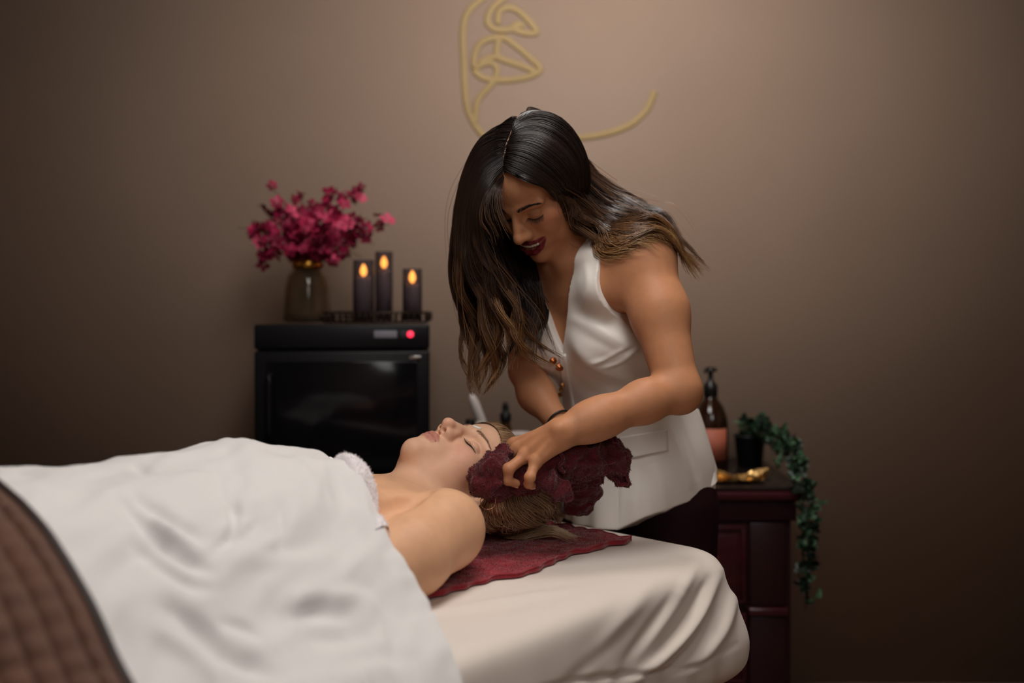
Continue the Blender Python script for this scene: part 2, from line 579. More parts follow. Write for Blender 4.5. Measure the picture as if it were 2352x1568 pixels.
def drawer(x0, x1, z0, z1):
    y = SB_Y + .022
    d = MB().box((x0, y, z0), (x1, y + .03, z1), .004).build('drawer', m_wood, side, False)
    e = .022
    fr = MB()
    for a, b in (((x0 + .006, z1 - .012), (x1 - .006, z1 - .004)), ((x0 + .006, z0 + .004), (x1 - .006, z0 + .012)),
                 ((x0 + .006, z0 + .012), (x0 + .014, z1 - .012)), ((x1 - .014, z0 + .012), (x1 - .006, z1 - .012))):
        fr.box((a[0], y - .007, a[1]), (b[0], y + .004, b[1]), .002)
    fr.build('moulding', m_wood, d)
    MB().box((x0 + e, y - .005, z0 + e), (x1 - e, y + .004, z1 - e), .004).build('raised_panel', m_wood, d, False)
    c = ((x0 + x1) / 2, y - .012, (z0 + z1) / 2 + .02)
    bm = MB().lathe([(0, 0), (.006, 0), (.005, .008), (.009, .014), (.0115, .02), (.009, .027), (.0, .029)], 18)
    v = bm.v[0]; v[:] = np.stack([v[:, 0] + c[0], c[1] + .008 - v[:, 2], v[:, 1] + c[2]], 1)
    bm.build('knob', m_knob, d)
for (x0, x1) in ((.405, .572), (-.58, -.26), (-.25, .07), (.08, .395)):
    for z0, z1 in ((.46, .655), (.268, .44), (.1, .25)):
        drawer(x0, x1, z0, z1)

# ------------------------------------------------------------------ hot towel cabinet
m_black = mat('black_enamel', (.004, .004, .005), .45, .25)
m_black_side = mat('brown_black_metal', srgb(48, 38, 38), .45, .5)
m_glass_black = mat('black_glass', (.004, .004, .005), .12, .35)
m_grey_label = mat('grey_panel', srgb(120, 118, 128), .5)
m_red_led = mat('red_light', (.6, .02, .05), .4, emit=(1.0, .03, .07), estr=2.2)
m_chrome = mat('chrome', (.55, .55, .55), .2, metal=1)
CBX, CBY, CBW, CBD, CBH = -.421, 2.47, .216, .30, .392
cab = thing('towel_warmer_cabinet', 'black towel warmer cabinet with dark glass door and red light', 'towel warmer', (CBX, CBY, SB_Z), math.radians(4.5))
cab.location = (CBX, CBY, SB_Z)
def cabp(mb, name, m, sm=False, parent=None):
    # shapes given in the cabinet's own frame: x across, y into the wall, z up
    M = parent_world(cab)
    for v in mb.v:
        v[:] = np.array([(M @ Vector(p))[:] for p in v])
    return mb.build(name, m, parent or cab, sm)
cabp(MB().box((-CBW + .004, .02, .022), (CBW - .004, CBD, CBH - .006), .008), 'body', m_black_side)
cabp(MB().box((-CBW, 0, .33), (CBW, .03, CBH), .006), 'control_panel', m_black)
dr = cabp(MB().box((-CBW, .002, .03), (CBW, .03, .326), .006), 'door', m_black)
cabp(MB().box((-CBW + .03, -.0015, .062), (CBW - .03, .006, .3), .002), 'window_glass', m_glass_black, parent=dr)
h = MB().tube(spline([(-CBW + .04, -.001, .27), (-CBW + .04, -.02, .26), (-CBW + .04, -.022, .2), (-CBW + .04, -.02, .12), (-CBW + .04, -.001, .11)], 20), .0055, 8)
cabp(h, 'handle', m_black, True, dr)
cabp(MB().box((.078, -.0012, CBH - .034), (.135, .003, CBH - .016), .001), 'label_strip', m_grey_label)
cabp(MB().box((.142, -.0012, CBH - .034), (.178, .003, CBH - .016), .001), 'switch_plate', mat('dark_grey_panel', srgb(45, 43, 48), .5))
l = MB().lathe([(0, 0), (.008, 0), (.0075, .003), (0, .004)], 20)
v = l.v[0]; v[:] = np.stack([.168 + v[:, 0], -.001 - v[:, 2], CBH - .025 + v[:, 1]], 1)
cabp(l, 'indicator_light', m_red_led, True)
cabp(MB().box((.165, -.003, .305), (.195, .003, .313), .001), 'door_catch', m_chrome)
for x in (-.18, .18):
    for y in (.04, .26):
        cabp(MB().lathe([(0, 0), (.014, 0), (.016, .024), (0, .024)], 16, (x, y, 0)), 'foot', m_black, True)
CAB_TOP = SB_Z + CBH

# ------------------------------------------------------------------ vase with blossom branches
m_amber = mat('smoked_amber_glass', (.42, .31, .2), .06, .5, trans=.93, ior=1.3)
m_brass = mat('brass', srgb(196, 140, 62), .25, metal=1)
VX, VY = (706 - CX) / F_PX * 2.6, 2.60
vase = thing('glass_vase', 'smoked amber glass vase with brass collar holding the blossoms', 'vase', (VX, VY, CAB_TOP))
prof = [(0, .004), (.055, .004), (.062, .010), (.0625, .03), (.0585, .09), (.052, .122), (.040, .137), (.034, .142), (.034, .162),
        (.0305, .162), (.0305, .142), (.037, .133), (.048, .119), (.0545, .09), (.058, .03), (.055, .014), (0, .013)]
MB().lathe(prof, 40, (VX, VY, CAB_TOP), flute=14, famp=.012).build('body', m_amber, vase)
MB().lathe([(.0345, .142), (.040, .143), (.041, .150), (.0405, .165), (.036, .168), (.0335, .166), (.0345, .142)], 40, (VX, VY, CAB_TOP)).build('collar', m_brass, vase)

m_petals = [mat('blossom_' + n, srgb(*c), .5, .25, sss=.1, sss_r=(1, .2, .3), sss_s=.004) for n, c in
            (('deep', (116, 17, 48)), ('magenta', (156, 33, 70)), ('pink', (192, 68, 100)))]
m_stem = mat('dark_stem', srgb(38, 24, 22), .7)
bouquet = thing('blossom_bouquet', 'magenta blossom branches spreading out of the amber vase', 'flowers', (VX, VY, CAB_TOP + .02))
def blossom_mesh(k, m):
    r = random.Random(k)
    mb = MB()
    for i in range(5):
        a = i * 1.2566 + r.uniform(-.2, .2); up = r.uniform(.25, .8)
        ca, sa = math.cos(a), math.sin(a)
        p = lambda q, w, z: (q * ca - w * sa, q * sa + w * ca, z)
        mb.add([p(.001, 0, 0), p(.006, .0045, .002 + .004 * up), p(.0125, .0035, .009 * up), p(.0125, -.0035, .009 * up), p(.006, -.0045, .002 + .004 * up), p(.0072, 0, .001 + .003 * up)],
               [(0, 1, 5), (1, 2, 5), (2, 3, 5), (3, 4, 5), (4, 0, 5)])
    return mb.mesh('blossom', m)
BL = [[blossom_mesh(10 * i + k, m) for k in range(2)] for i, m in enumerate(m_petals)]
mouth = V(VX, VY, CAB_TOP + .16)
tips = [(620, 425, 2.58), (590, 470, 2.62), (545, 522, 2.56), (580, 612, 2.56), (590, 560, 2.52), (575, 545, 2.62), (640, 520, 2.50), (690, 445, 2.66), (735, 470, 2.52), (775, 430, 2.60), (800, 450, 2.66),
        (835, 440, 2.60), (845, 500, 2.54), (895, 515, 2.58), (860, 560, 2.64), (830, 590, 2.52), (775, 610, 2.48), (700, 520, 2.46), (755, 525, 2.45), (810, 530, 2.47), (660, 565, 2.48), (720, 560, 2.44), (605, 545, 2.60), (875, 530, 2.62)]
rb = random.Random(5)
nb = 0
for (tx, ty, td) in tips:
    tip = P(tx, ty, td)
    midp = mouth + (tip - mouth) * .5 + V(rb.uniform(-.01, .01), rb.uniform(-.01, .01), .03)
    c = spline([V(VX, VY, CAB_TOP + .03) + V(rb.uniform(-.02, .02), rb.uniform(-.02, .02), 0), mouth + V(rb.uniform(-.015, .015), rb.uniform(-.015, .015), 0), midp, tip], 30)
    br = MB().tube(c, np.linspace(.0018, .0009, 30), 5).build('branch', m_stem, bouquet)
    L = np.linalg.norm(tip - mouth)
    n = int(9 + L * 44)
    for k in range(n):
        u = rb.uniform(.42, 1.0)
        p = c[min(29, int(u * 29))] + V(rb.gauss(0, .011), rb.gauss(0, .011), rb.gauss(0, .011))
        if p[2] < CAB_TOP + .15: continue
        t = rb.random()
        fam = BL[0] if t < .42 else BL[1] if t < .82 else BL[2]
        o = link('blossom', rb.choice(fam), br, loc=p - 0, rot=(rb.uniform(-1.5, 1.5), rb.uniform(-1.5, 1.5), rb.uniform(0, 6)))
        o.matrix_parent_inverse = parent_world_inv(br)
        s = rb.uniform(1.05, 1.75); o.scale = (s, s, s)
        nb += 1

# ------------------------------------------------------------------ candles on a railed tray
TRD = 2.60
TX0, TX1 = (752 - CX) / F_PX * TRD, (984 - CX) / F_PX * TRD
m_tray = mat('dark_bronze', srgb(52, 40, 34), .35, metal=.8)
tray = thing('candle_tray', 'dark bronze tray with a low beaded rail under the candles', 'tray', ((TX0 + TX1) / 2, TRD, CAB_TOP))
TY0, TY1 = TRD - .065, TRD + .085
MB().box((TX0, TY0, CAB_TOP + .001), (TX1, TY1, CAB_TOP + .007), .002).build('base', m_tray, tray, False)
rim = [(TX0, TY0), (TX1, TY0), (TX1, TY1), (TX0, TY1), (TX0, TY0)]
rm = MB()
for a, b in zip(rim[:-1], rim[1:]):
    rm.tube([(a[0], a[1], CAB_TOP + .028), (b[0], b[1], CAB_TOP + .028)], .0026, 8)
rm.build('rail', m_tray, tray)
bead = MB().lathe([(0, 0), (.0025, .001), (.002, .005), (.0042, .011), (.002, .017), (.0025, .021), (0, .022)], 10).mesh('bead_post', m_tray)
for a, b in zip(rim[:-1], rim[1:]):
    n = max(2, int(math.dist(a, b) / .015))
    for i in range(n):
        o = link('bead_post', bead, tray, loc=(a[0] + (b[0] - a[0]) * i / n, a[1] + (b[1] - a[1]) * i / n, CAB_TOP + .006))
        o.matrix_parent_inverse = parent_world_inv(tray)
m_smoke = mat('smoked_glass', (.5, .44, .46), .05, .5, trans=.95, ior=1.12)
m_candle = mat('grey_candle_wax', srgb(140, 126, 128), .5, sss=.1, sss_s=.01)
m_flame = mat('flame_bulb', (1, .5, .12), .4, emit=(1.0, .38, .06), estr=5.0)
m_wick = mat('wick', (.02, .02, .02), .8)
for px, top, ftop, ctop, rr, d, lab in ((835, 597, 628, 640, .0275, 2.585, 'grey candle in smoked glass, leftmost of the three lit candles'),
                                  (882, 578, 609, 623, .0235, 2.64, 'tallest grey candle in smoked glass, middle of the three'),
                                  (947, 617, 643, 657, .0255, 2.57, 'short grey candle in smoked glass standing apart at the right tray end')):
    b = P(px, 0, d); b[2] = CAB_TOP + .0072
    ht = P(px, top, d)[2] - b[2]; hc = P(px, ctop, d)[2] - b[2]; hf = P(px, ftop, d)[2] - b[2]
    t = thing('candle', lab, 'candle', tuple(b), group='candles on the tray')
    MB().lathe([(0, 0), (rr, 0), (rr, ht), (rr - .0018, ht), (rr - .0018, .003), (0, .003)], 32, tuple(b)).build('glass', m_smoke, t)
    MB().lathe([(0, .0035), (rr - .006, .0035), (rr - .006, hc - .004), (rr - .009, hc), (rr - .014, hc - .004), (0, hc - .006)], 28, tuple(b)).build('wax_pillar', m_candle, t)
    MB().tube([b + V(0, 0, hc - .006), b + V(0, 0, hc + .004)], .0012, 6).build('wick', m_wick, t)
    MB().lathe([(0, -.013), (.0055, -.009), (.0090, -.001), (.0078, .008), (.0035, .0155), (0, .020)], 18, tuple(b + V(0, 0, hf))).build('flame', m_flame, t)

# ------------------------------------------------------------------ skin care things on the sideboard, middle
m_white_pl = mat('white_plastic', srgb(214, 208, 206), .4)
m_white_warm = mat('ivory_plastic', srgb(196, 194, 184), .5)
m_grey_gl = mat('grey_glass', srgb(120, 122, 126), .15, trans=.3)
m_brown_gl = mat('brown_glass', srgb(74, 44, 18), .12, trans=.35)
m_gold_gl = mat('gold_glass', srgb(120, 92, 44), .2, trans=.2)
m_blue_lab = mat('blue_label', srgb(96, 100, 128), .5)
def bottle(name, label, cat, px, top, d, r, m_body, m_cap, capr, caph, label_m=None, shoulder=.8, dropper=False):
    b = P(px, 0, d); b[2] = SB_Z
    H = P(px, top, d)[2] - SB_Z
    hb = H - caph
    t = thing(name, label, cat, tuple(b))
    MB().lathe([(0, 0), (r * .94, 0), (r, .004), (r, hb * shoulder), (r * .85, hb * (shoulder + .08)), (capr * .8, hb * .97), (capr * .8, hb), (0, hb)], 24, tuple(b)).build('body', m_body, t)
    if dropper:
        MB().lathe([(capr, hb), (capr, hb + caph * .4), (capr * .55, hb + caph * .45), (capr * .6, hb + caph * .75), (capr * .35, hb + caph), (0, hb + caph)], 20, tuple(b)).build('dropper_cap', m_cap, t)
    else:
        MB().lathe([(0, hb - .001), (capr, hb - .001), (capr, hb + caph - .003), (capr - .003, hb + caph), (0, hb + caph)], 24, tuple(b)).build('cap', m_cap, t)
    if label_m:
        MB().lathe([(r + .0004, hb * .2), (r + .0008, hb * .2), (r + .0008, hb * .72), (r + .0004, hb * .72)], 24, tuple(b)).build('label', label_m, t)
    return t
bottle('serum_bottle', 'small bottle with black cap left of the leaning white tube', 'bottle', 1080, 962, 2.52, .016, m_gold_gl, m_black, .012, .035)
bottle('serum_bottle', 'grey glass bottle under the leaning white tube', 'bottle', 1104, 968, 2.47, .014, m_grey_gl, m_white_warm, .012, .03, m_blue_lab)
bottle('dropper_bottle', 'brown dropper bottle with black bulb and pale label', 'bottle', 1161, 923, 2.52, .018, m_brown_gl, m_black, .0145, .048, m_white_pl, dropper=True)
bottle('cosmetic_bottle', 'pale grey bottle between the leaning tube and the dropper bottle', 'bottle', 1124, 972, 2.58, .015, m_grey_gl, m_white_warm, .011, .03)
bottle('cosmetic_bottle', 'amber bottle just left of the black dropper', 'bottle', 1143, 970, 2.60, .014, m_brown_gl, m_gold_gl, .010, .025)
bottle('cream_jar', 'ivory cream jar right of the dropper bottle', 'jar', 1194, 992, 2.48, .030, m_white_warm, m_white_pl, .029, .025, shoulder=.9)
# white tube leaning over the bottles
t = thing('cream_tube', 'white tube leaning to the left among the small bottles', 'tube', tuple(P(1128, 1094, 2.60) * V(1, 1, 0) + V(0, 0, SB_Z)))
c = np.linspace(V(P(1148, 0, 2.55)[0], 2.55, SB_Z + .014), P(1082, 905, 2.52), 24)
MB().tube(c, np.r_[np.full(20, .0125), .012, .011, .009, .004], 20).build('body', m_white_pl, t)
MB().tube([c[0], c[0] + (c[1] - c[0]) * 2.4], .0135, 20).build('cap', m_grey_gl, t)
# white pump head bottle with a nozzle
b = P(1178, 0, 2.44); b[2] = SB_Z
t = thing('lotion_bottle', 'white lotion bottle with nozzle to the right behind the hand', 'bottle', tuple(b))
MB().lathe([(0, 0), (.023, 0), (.024, .004), (.024, .072), (.018, .084), (.010, .088), (.010, .094), (0, .094)], 24, tuple(b)).build('body', m_white_warm, t)
MB().tube(spline([b + V(0, 0, .092), b + V(0, 0, .112), b + V(.008, 0, .12), b + V(.026, -.004, .118), b + V(.034, -.005, .112)], 20), np.linspace(.011, .007, 20), 12).build('nozzle', m_white_pl, t)

# ------------------------------------------------------------------ amber pump bottle, ivy, gold dish
m_amber_dark = mat('dark_amber_glass', srgb(38, 18, 8), .08, .5, coat=.3)
m_pump = mat('black_pump', (.008, .008, .009), .3)
m_orange_lab = mat('orange_paper', srgb(176, 98, 76), .6, noise=.05, nscale=30)
b = P(1632, 0, 2.64); b[2] = SB_Z
t = thing('pump_bottle', 'tall dark amber pump bottle with orange label', 'bottle', tuple(b))
r = .046
MB().lathe([(0, 0), (r * .95, 0), (r, .006), (r, .125), (r * .94, .146), (r * .74, .170), (.02, .19), (.0165, .197), (.0165, .205), (0, .205)], 40, tuple(b)).build('body', m_amber_dark, t)
MB().lathe([(.0170, .197), (.019, .198), (.019, .224), (.015, .232), (.0075, .238), (.006, .264), (.0, .264)], 28, tuple(b)).build('collar', m_pump, t)
MB().lathe([(0, .262), (.017, .263), (.018, .268), (.012, .274), (0, .276)], 24, tuple(b)).build('pump_head', m_pump, t)
MB().tube(spline([b + V(0, 0, .268), b + V(-.012, -.016, .27), b + V(-.02, -.028, .262)], 12), np.linspace(.0065, .004, 12), 10).build('spout', m_pump, t)
ang = np.linspace(-2.75, -.72, 30)
lv = np.array([[b[0] + (r + .0008) * math.cos(a), b[1] + (r + .0008) * math.sin(a), SB_Z + z] for z in (.034, .116) for a in ang] +
              [[b[0] + (r + .0002) * math.cos(a), b[1] + (r + .0002) * math.sin(a), SB_Z + z] for z in (.034, .116) for a in ang])
lf = [(i, i + 1, 31 + i, 30 + i) for i in range(29)] + [(60 + i, 90 + i, 91 + i, 61 + i) for i in range(29)] + [(i, 60 + i, 61 + i, i + 1) for i in range(29)] + [(30 + i, 31 + i, 91 + i, 90 + i) for i in range(29)]
link('label', mesh_np('label', lv, lf, m_orange_lab), t)

m_pot = mat('black_pot', (.007, .008, .010), .45)
m_leaf = [mat('ivy_leaf_' + n, srgb(*c), .42, noise=.2, nscale=40) for n, c in (('dark', (22, 40, 28)), ('green', (36, 62, 42)), ('pale', (76, 108, 80)))]
m_soil = mat('soil', srgb(30, 22, 18), .9)
b = P(1722, 0, 2.70); b[2] = SB_Z
t = thing('potted_ivy', 'trailing ivy in a black pot hanging over the sideboard edge', 'plant', tuple(b))
MB().lathe([(0, 0), (.033, 0), (.041, .082), (.043, .083), (.043, .088), (.0395, .088), (.0385, .074), (0, .074)], 32, tuple(b)).build('pot', m_pot, t)
MB().lathe([(0, .0765), (.0375, .0745), (0, .0742)], 20, tuple(b)).build('soil', m_soil, t)
def leaf_mesh(m, k):
    pts = [(0, 0, 0), (.010, -.002, .002), (.014, .006, .001), (.008, .009, .003), (.007, .018, .001), (0, .026, -.002), (-.007, .018, .001), (-.008, .009, .003), (-.014, .006, .001), (-.010, -.002, .002), (0, .010, -.002 - .001 * k)]
    f = [(i, i + 1, 10) for i in range(9)] + [(9, 0, 10)]
    return mesh_np('leaf', np.array(pts), f, m)
LV = [leaf_mesh(m, k) for k in range(2) for m in m_leaf]
rv = random.Random(9)
vines = [
    [b + V(0, 0, .08), P(1725, 985, 2.66), P(1770, 985, 2.60), P(1810, 1020, 2.50), P(1835, 1070, 2.40), P(1852, 1120, 2.37), P(1858, 1200, 2.38), P(1855, 1300, 2.39), P(1850, 1400, 2.40)],
    [b + V(.01, 0, .08), P(1740, 990, 2.60), P(1785, 1020, 2.52), P(1820, 1085, 2.44), P(1842, 1120, 2.375), P(1846, 1240, 2.385), P(1842, 1360, 2.39)],
    [b + V(-.01, 0, .08), P(1705, 975, 2.68), P(1712, 965, 2.66)],
    [b + V(0, -.01, .08), P(1735, 975, 2.64), P(1760, 975, 2.58), P(1790, 1000, 2.52), P(1800, 1040, 2.46), P(1790, 1065, 2.44)],
    [b + V(.01, .01, .08), P(1745, 995, 2.72), P(1770, 1015, 2.70), P(1775, 1045, 2.68)],
    [b + V(.012, 0, .08), P(1760, 1005, 2.62), P(1815, 1010, 2.58), P(1838, 1060, 2.50), P(1850, 1110, 2.44), P(1866, 1165, 2.43), P(1862, 1250, 2.43), P(1858, 1330, 2.43)],
]
for vi in vines:
    c = spline(vi, 60)
    vo = MB().tube(c, .0011, 5).build('vine', m_stem, t)
    L = np.linalg.norm(np.diff(c, axis=0), axis=1).sum()
    n = int(L / .0085)
    for i in range(n):
        u = (i + .5) / n
        if u < .06: continue
        p = c[int(u * 59)] + V(rv.gauss(0, .007), rv.gauss(0, .007), rv.gauss(0, .006))
        if p[1] > SB_Y - .012 and p[2] < SB_Z + .012: p[1] = min(p[1], SB_Y - .014) if p[0] < X1 + .012 else p[1]
        o = link('leaf', rv.choice(LV), vo, loc=p, rot=(rv.uniform(.2, 2.2), rv.uniform(-.7, .7), rv.uniform(0, 6.28)))
        o.matrix_parent_inverse = parent_world_inv(vo)
        s = rv.uniform(.75, 1.2); o.scale = (s, s, s)

m_gold = mat('gold_leaf_metal', srgb(226, 186, 120), .32, metal=.65, noise=.1, nscale=60, bump=.001, bscale=90)
c0 = V(P(1690, 0, 2.47)[0], 2.475, SB_Z + .0015)
t = thing('gold_dish', 'shallow gold leaf shaped dish on the sideboard end', 'dish', tuple(c0))
def dish(name, cx, cy, a0, L, W, lift):
    nu, nv = 26, 14
    u, w = np.meshgrid(np.linspace(0, 1, nu), np.linspace(-1, 1, nv), indexing='ij')
    wid = W * np.sin(np.clip(u, .02, .98) * math.pi) ** .7
    x = (u - .5) * L; y = w * wid * (1 + .10 * np.sin(u * 34) * np.abs(w))
    z = .003 + lift * (w ** 2) * (.6 + .4 * np.sin(u * 9)) + lift * .7 * (2 * u - 1) ** 4 + .0022 * np.abs(np.sin((u * 9 - np.abs(w) * 2.2) * math.pi)) - .003 * np.exp(-(w / .12) ** 2)
    ca, sa = math.cos(a0), math.sin(a0)
    top = np.stack([cx + x * ca - y * sa, cy + x * sa + y * ca, c0[2] + np.maximum(z, .001)], -1).reshape(-1, 3)
    f = grid_faces(nu, nv)
    v, ff = merge([(top, f), (top - V(0, 0, .0018), f[:, ::-1])])
    link(name, mesh_np(name, v, ff, m_gold), t)
dish('leaf_bowl', c0[0] + .012, c0[1], .12, .150, .036, .019)
dish('leaf_lobe', c0[0] - .035, c0[1] - .012, -.5, .085, .026, .013)
dish('leaf_lobe', c0[0] + .045, c0[1] - .008, .7, .07, .022, .015)
# ------------------------------------------------------------------ faces
def frame(f, u):
    """rows: left, forward, up of a head (right-handed: left = up x forward)"""
    f = unit(f); u = np.asarray(u, float); u = unit(u - (u @ f) * f)
    return np.stack([np.cross(u, f), f, u])

class Head:
    def __init__(s, C, R, sc=1.0):
        s.C, s.R, s.sc = np.asarray(C, float), R, sc
    def w(s, x, y, z):
        return s.C + s.sc * (V(x, y, z) @ s.R)
    def loc(s, p):
        return ((p - s.C) @ s.R.T) / s.sc

def head_sdf(S, H, smile=False, ears=True):
    q = H.sc
    rc = lambda a, b, ra, rb, k=.01, sub=False: S.rc(H.w(*a), H.w(*b), ra * q, rb * q, k * q, sub)
    el = lambda c, r, k=.01, sub=False: S.el(H.w(*c), V(*r) * q, H.R, k * q, sub)
    el((0, -.014, .034), (.0725, .092, .076))                      # cranium
    el((0, .020, -.030), (.0600, .066, .078), .02)                 # face mass
    el((0, .040, .040), (.056, .045, .046), .02)                   # forehead
    for s in (-1, 1):
        rc((s * .051, -.006, -.042), (s * .038, .026, -.080), .014, .013, .024)   # jaw corner and body
        rc((s * .038, .026, -.080), (0, .070, -.098), .013, .014, .022)
        el((s * .034, .034, -.052), (.027, .032, .034), .024)
        el((s * .041, .049, -.024 + (.004 if smile else 0)), (.024, .027, .024), .016)          # cheek
        rc((s * .030, .062, -.02), (s * .062, .012, -.012), .012, .010, .016)      # cheekbone
        if smile:
            el((s * .036, .062, -.040), (.016, .017, .016), .012)
        rc((s * .012, .082, .017), (s * .050, .066, .019), .007, .006, .014)       # brow ridge
    el((0, .0795, -.0965), (.0155, .0145, .0135), .016)                 # chin
    el((0, .0745, -.063), (.030, .0225, .024), .018)                 # muzzle
    for s in (-1, 1):
        el((s * .032, .096, -.001), (.0165, .0165, .0115), .014, True)  # eye socket
        el((s * .0315, .0685, -.003), (.0150, .0135, .0118), .003)      # closed lid over the eyeball
        # groove where the lids meet, and the upper lid crease
        g = [(s * x, .0825 - 9.5 * (abs(x) - .031) ** 2, -.0075 - .0035 * math.cos((x - .031) / .016 * 1.5) + (.035 * abs(x - .031))) for x in np.linspace(.018, .046, 7)]
        for a, b in zip(g[:-1], g[1:]):
            rc(a, b, .0011, .0011, .0012, True)
        g = [(s * x, .0835 - 9.5 * (abs(x) - .031) ** 2, .0052 + .004 * math.cos((x - .031) / .016 * 1.5)) for x in np.linspace(.018, .047, 7)]
        for a, b in zip(g[:-1], g[1:]):
            rc(a, b, .0010, .0010, .003, True)
    rc((0, .082, .012), (0, .1065, -.026), .0070, .0080, .012)       # nose
    el((0, .1105, -.0325), (.0092, .0088, .0082), .008)
    for s in (-1, 1):
        el((s * .0108, .0965, -.0375), (.0062, .0085, .0066), .009)
        rc((s * .006, .092, -.018), (s * .0105, .0915, -.036), .006, .006, .010)
    rc((0, .1095, -.037), (0, .093, -.046), .0042, .0045, .006)
    for s in (-1, 1):
        rc((s * .0064, .1050, -.0480), (s * .0074, .0985, -.0375), .0038, .0030, .002, True)
    rc((0, .0935, -.0475), (0, .0945, -.056), .0022, .0026, .005, True)  # philtrum
    if smile:
        up = [(-.0330, .0695, -.0520), (-.020, .0840, -.0555), (-.007, .0915, -.0548), (0, .0915, -.0560), (.007, .0915, -.0548), (.020, .0840, -.0555), (.0330, .0695, -.0520)]
        lo = [(-.0325, .0690, -.0540), (-.021, .0830, -.0710), (-.008, .0905, -.0775), (0, .0915, -.0785), (.008, .0905, -.0775), (.021, .0830, -.0710), (.0325, .0690, -.0540)]
        ru, rl = [.0016, .0028, .0032, .0030, .0032, .0028, .0016], [.0016, .0044, .0054, .0056, .0054, .0044, .0016]
        op = [(-.0300, .078, -.0540), (-.019, .088, -.0625), (0, .095, -.0660), (.019, .088, -.0625), (.0300, .078, -.0540)]
        ro = [.0010, .0046, .0062, .0046, .0010]
    else:
        up = [(-.0245, .0745, -.0650), (-.016, .0850, -.0620), (-.006, .0915, -.0590), (0, .0915, -.0603), (.006, .0915, -.0590), (.016, .0850, -.0620), (.0245, .0745, -.0650)]
        lo = [(-.0235, .0745, -.0665), (-.014, .0845, -.0695), (-.006, .0888, -.0708), (0, .0892, -.0712), (.006, .0888, -.0708), (.014, .0845, -.0695), (.0235, .0745, -.0665)]
        ru, rl = [.0016, .0038, .0050, .0048, .0050, .0038, .0016], [.0016, .0046, .0060, .0062, .0060, .0046, .0016]
        op = [(-.0255, .0775, -.0657), (-.015, .0905, -.0660), (0, .0965, -.0655), (.015, .0905, -.0660), (.0255, .0775, -.0657)]
        ro = [.0008, .0011, .0012, .0011, .0008]
    f0 = .0034 if smile else .0012
    fw = lambda L: [(x, y + f0 + .0052 * min(1, abs(x) / .026), z) for x, y, z in L]
    up, lo, op = fw(up), fw(lo), fw(op)
    for pts, rs in ((up, ru), (lo, rl)):
        for i in range(6):
            rc(pts[i], pts[i + 1], rs[i], rs[i + 1], .0035)
    for i in range(4):
        rc(op[i], op[i + 1], ro[i], ro[i + 1], .0012, True)
    if smile:
        el((0, .082, -.0645), (.023, .015, .0044), .002, True)      # inside of the mouth
    for s in ((-1, 1) if ears else ()):                            # ears
        rc((s * .072, -.012, .012), (s * .071, -.006, -.030), .010, .007, .006)
        rc((s * .080, -.022, .018), (s * .079, -.010, -.026), .0035, .003, .004)
    return dict(up=up, lo=lo, ru=ru, rl=rl)

def polyline_dist(p, pts):
    d = np.full(len(p), 9.)
    tt = np.zeros(len(p)); n = len(pts) - 1
    for i in range(n):
        a, b = V(*pts[i]), V(*pts[i + 1]); ab = b - a
        t = np.clip(((p - a) @ ab) / (ab @ ab), 0, 1)
        e = np.linalg.norm(p - a - t[:, None] * ab, axis=1)
        m = e < d
        d = np.where(m, e, d); tt = np.where(m, (i + t) / n, tt)
    return d, tt

def lip_mask(H, v, lips):
    p = H.loc(v)
    near = (np.abs(p[:, 0]) < .05) & (p[:, 1] > .04) & (p[:, 2] > -.1) & (p[:, 2] < -.03)
    out = np.zeros(len(v))
    q = p[near]; r = np.zeros(len(q))
    for key, rk in (('up', 'ru'), ('lo', 'rl')):
        d, t = polyline_dist(q, lips[key])
        rad = np.interp(t, np.linspace(0, 1, 7), lips[rk])
        r = np.maximum(r, 1 - smooth(d - rad, .0010, .0026))
    out[near] = r
    return out

def face_bvh(v, f, H):
    p = H.loc(v)
    m = (np.abs(p) < .13).all(1) & (p[:, 1] > -.03)
    ff = f[m[f].all(1)]
    used, inv = np.unique(ff, return_inverse=True)
    return BVHTree.FromPolygons([tuple(x) for x in v[used]], [tuple(int(i) for i in q) for q in inv.reshape(ff.shape)])

def on_face(bvh, H, x, z, lift=0.0):
    o = H.w(x, .2, z); d = -H.R[1]
    hit = bvh.ray_cast(Vector(o), Vector(d))
    if hit[0] is None:
        return H.w(x, .07, z), H.R[1]
    return V(*hit[0]) + lift * V(*hit[1]), V(*hit[1])

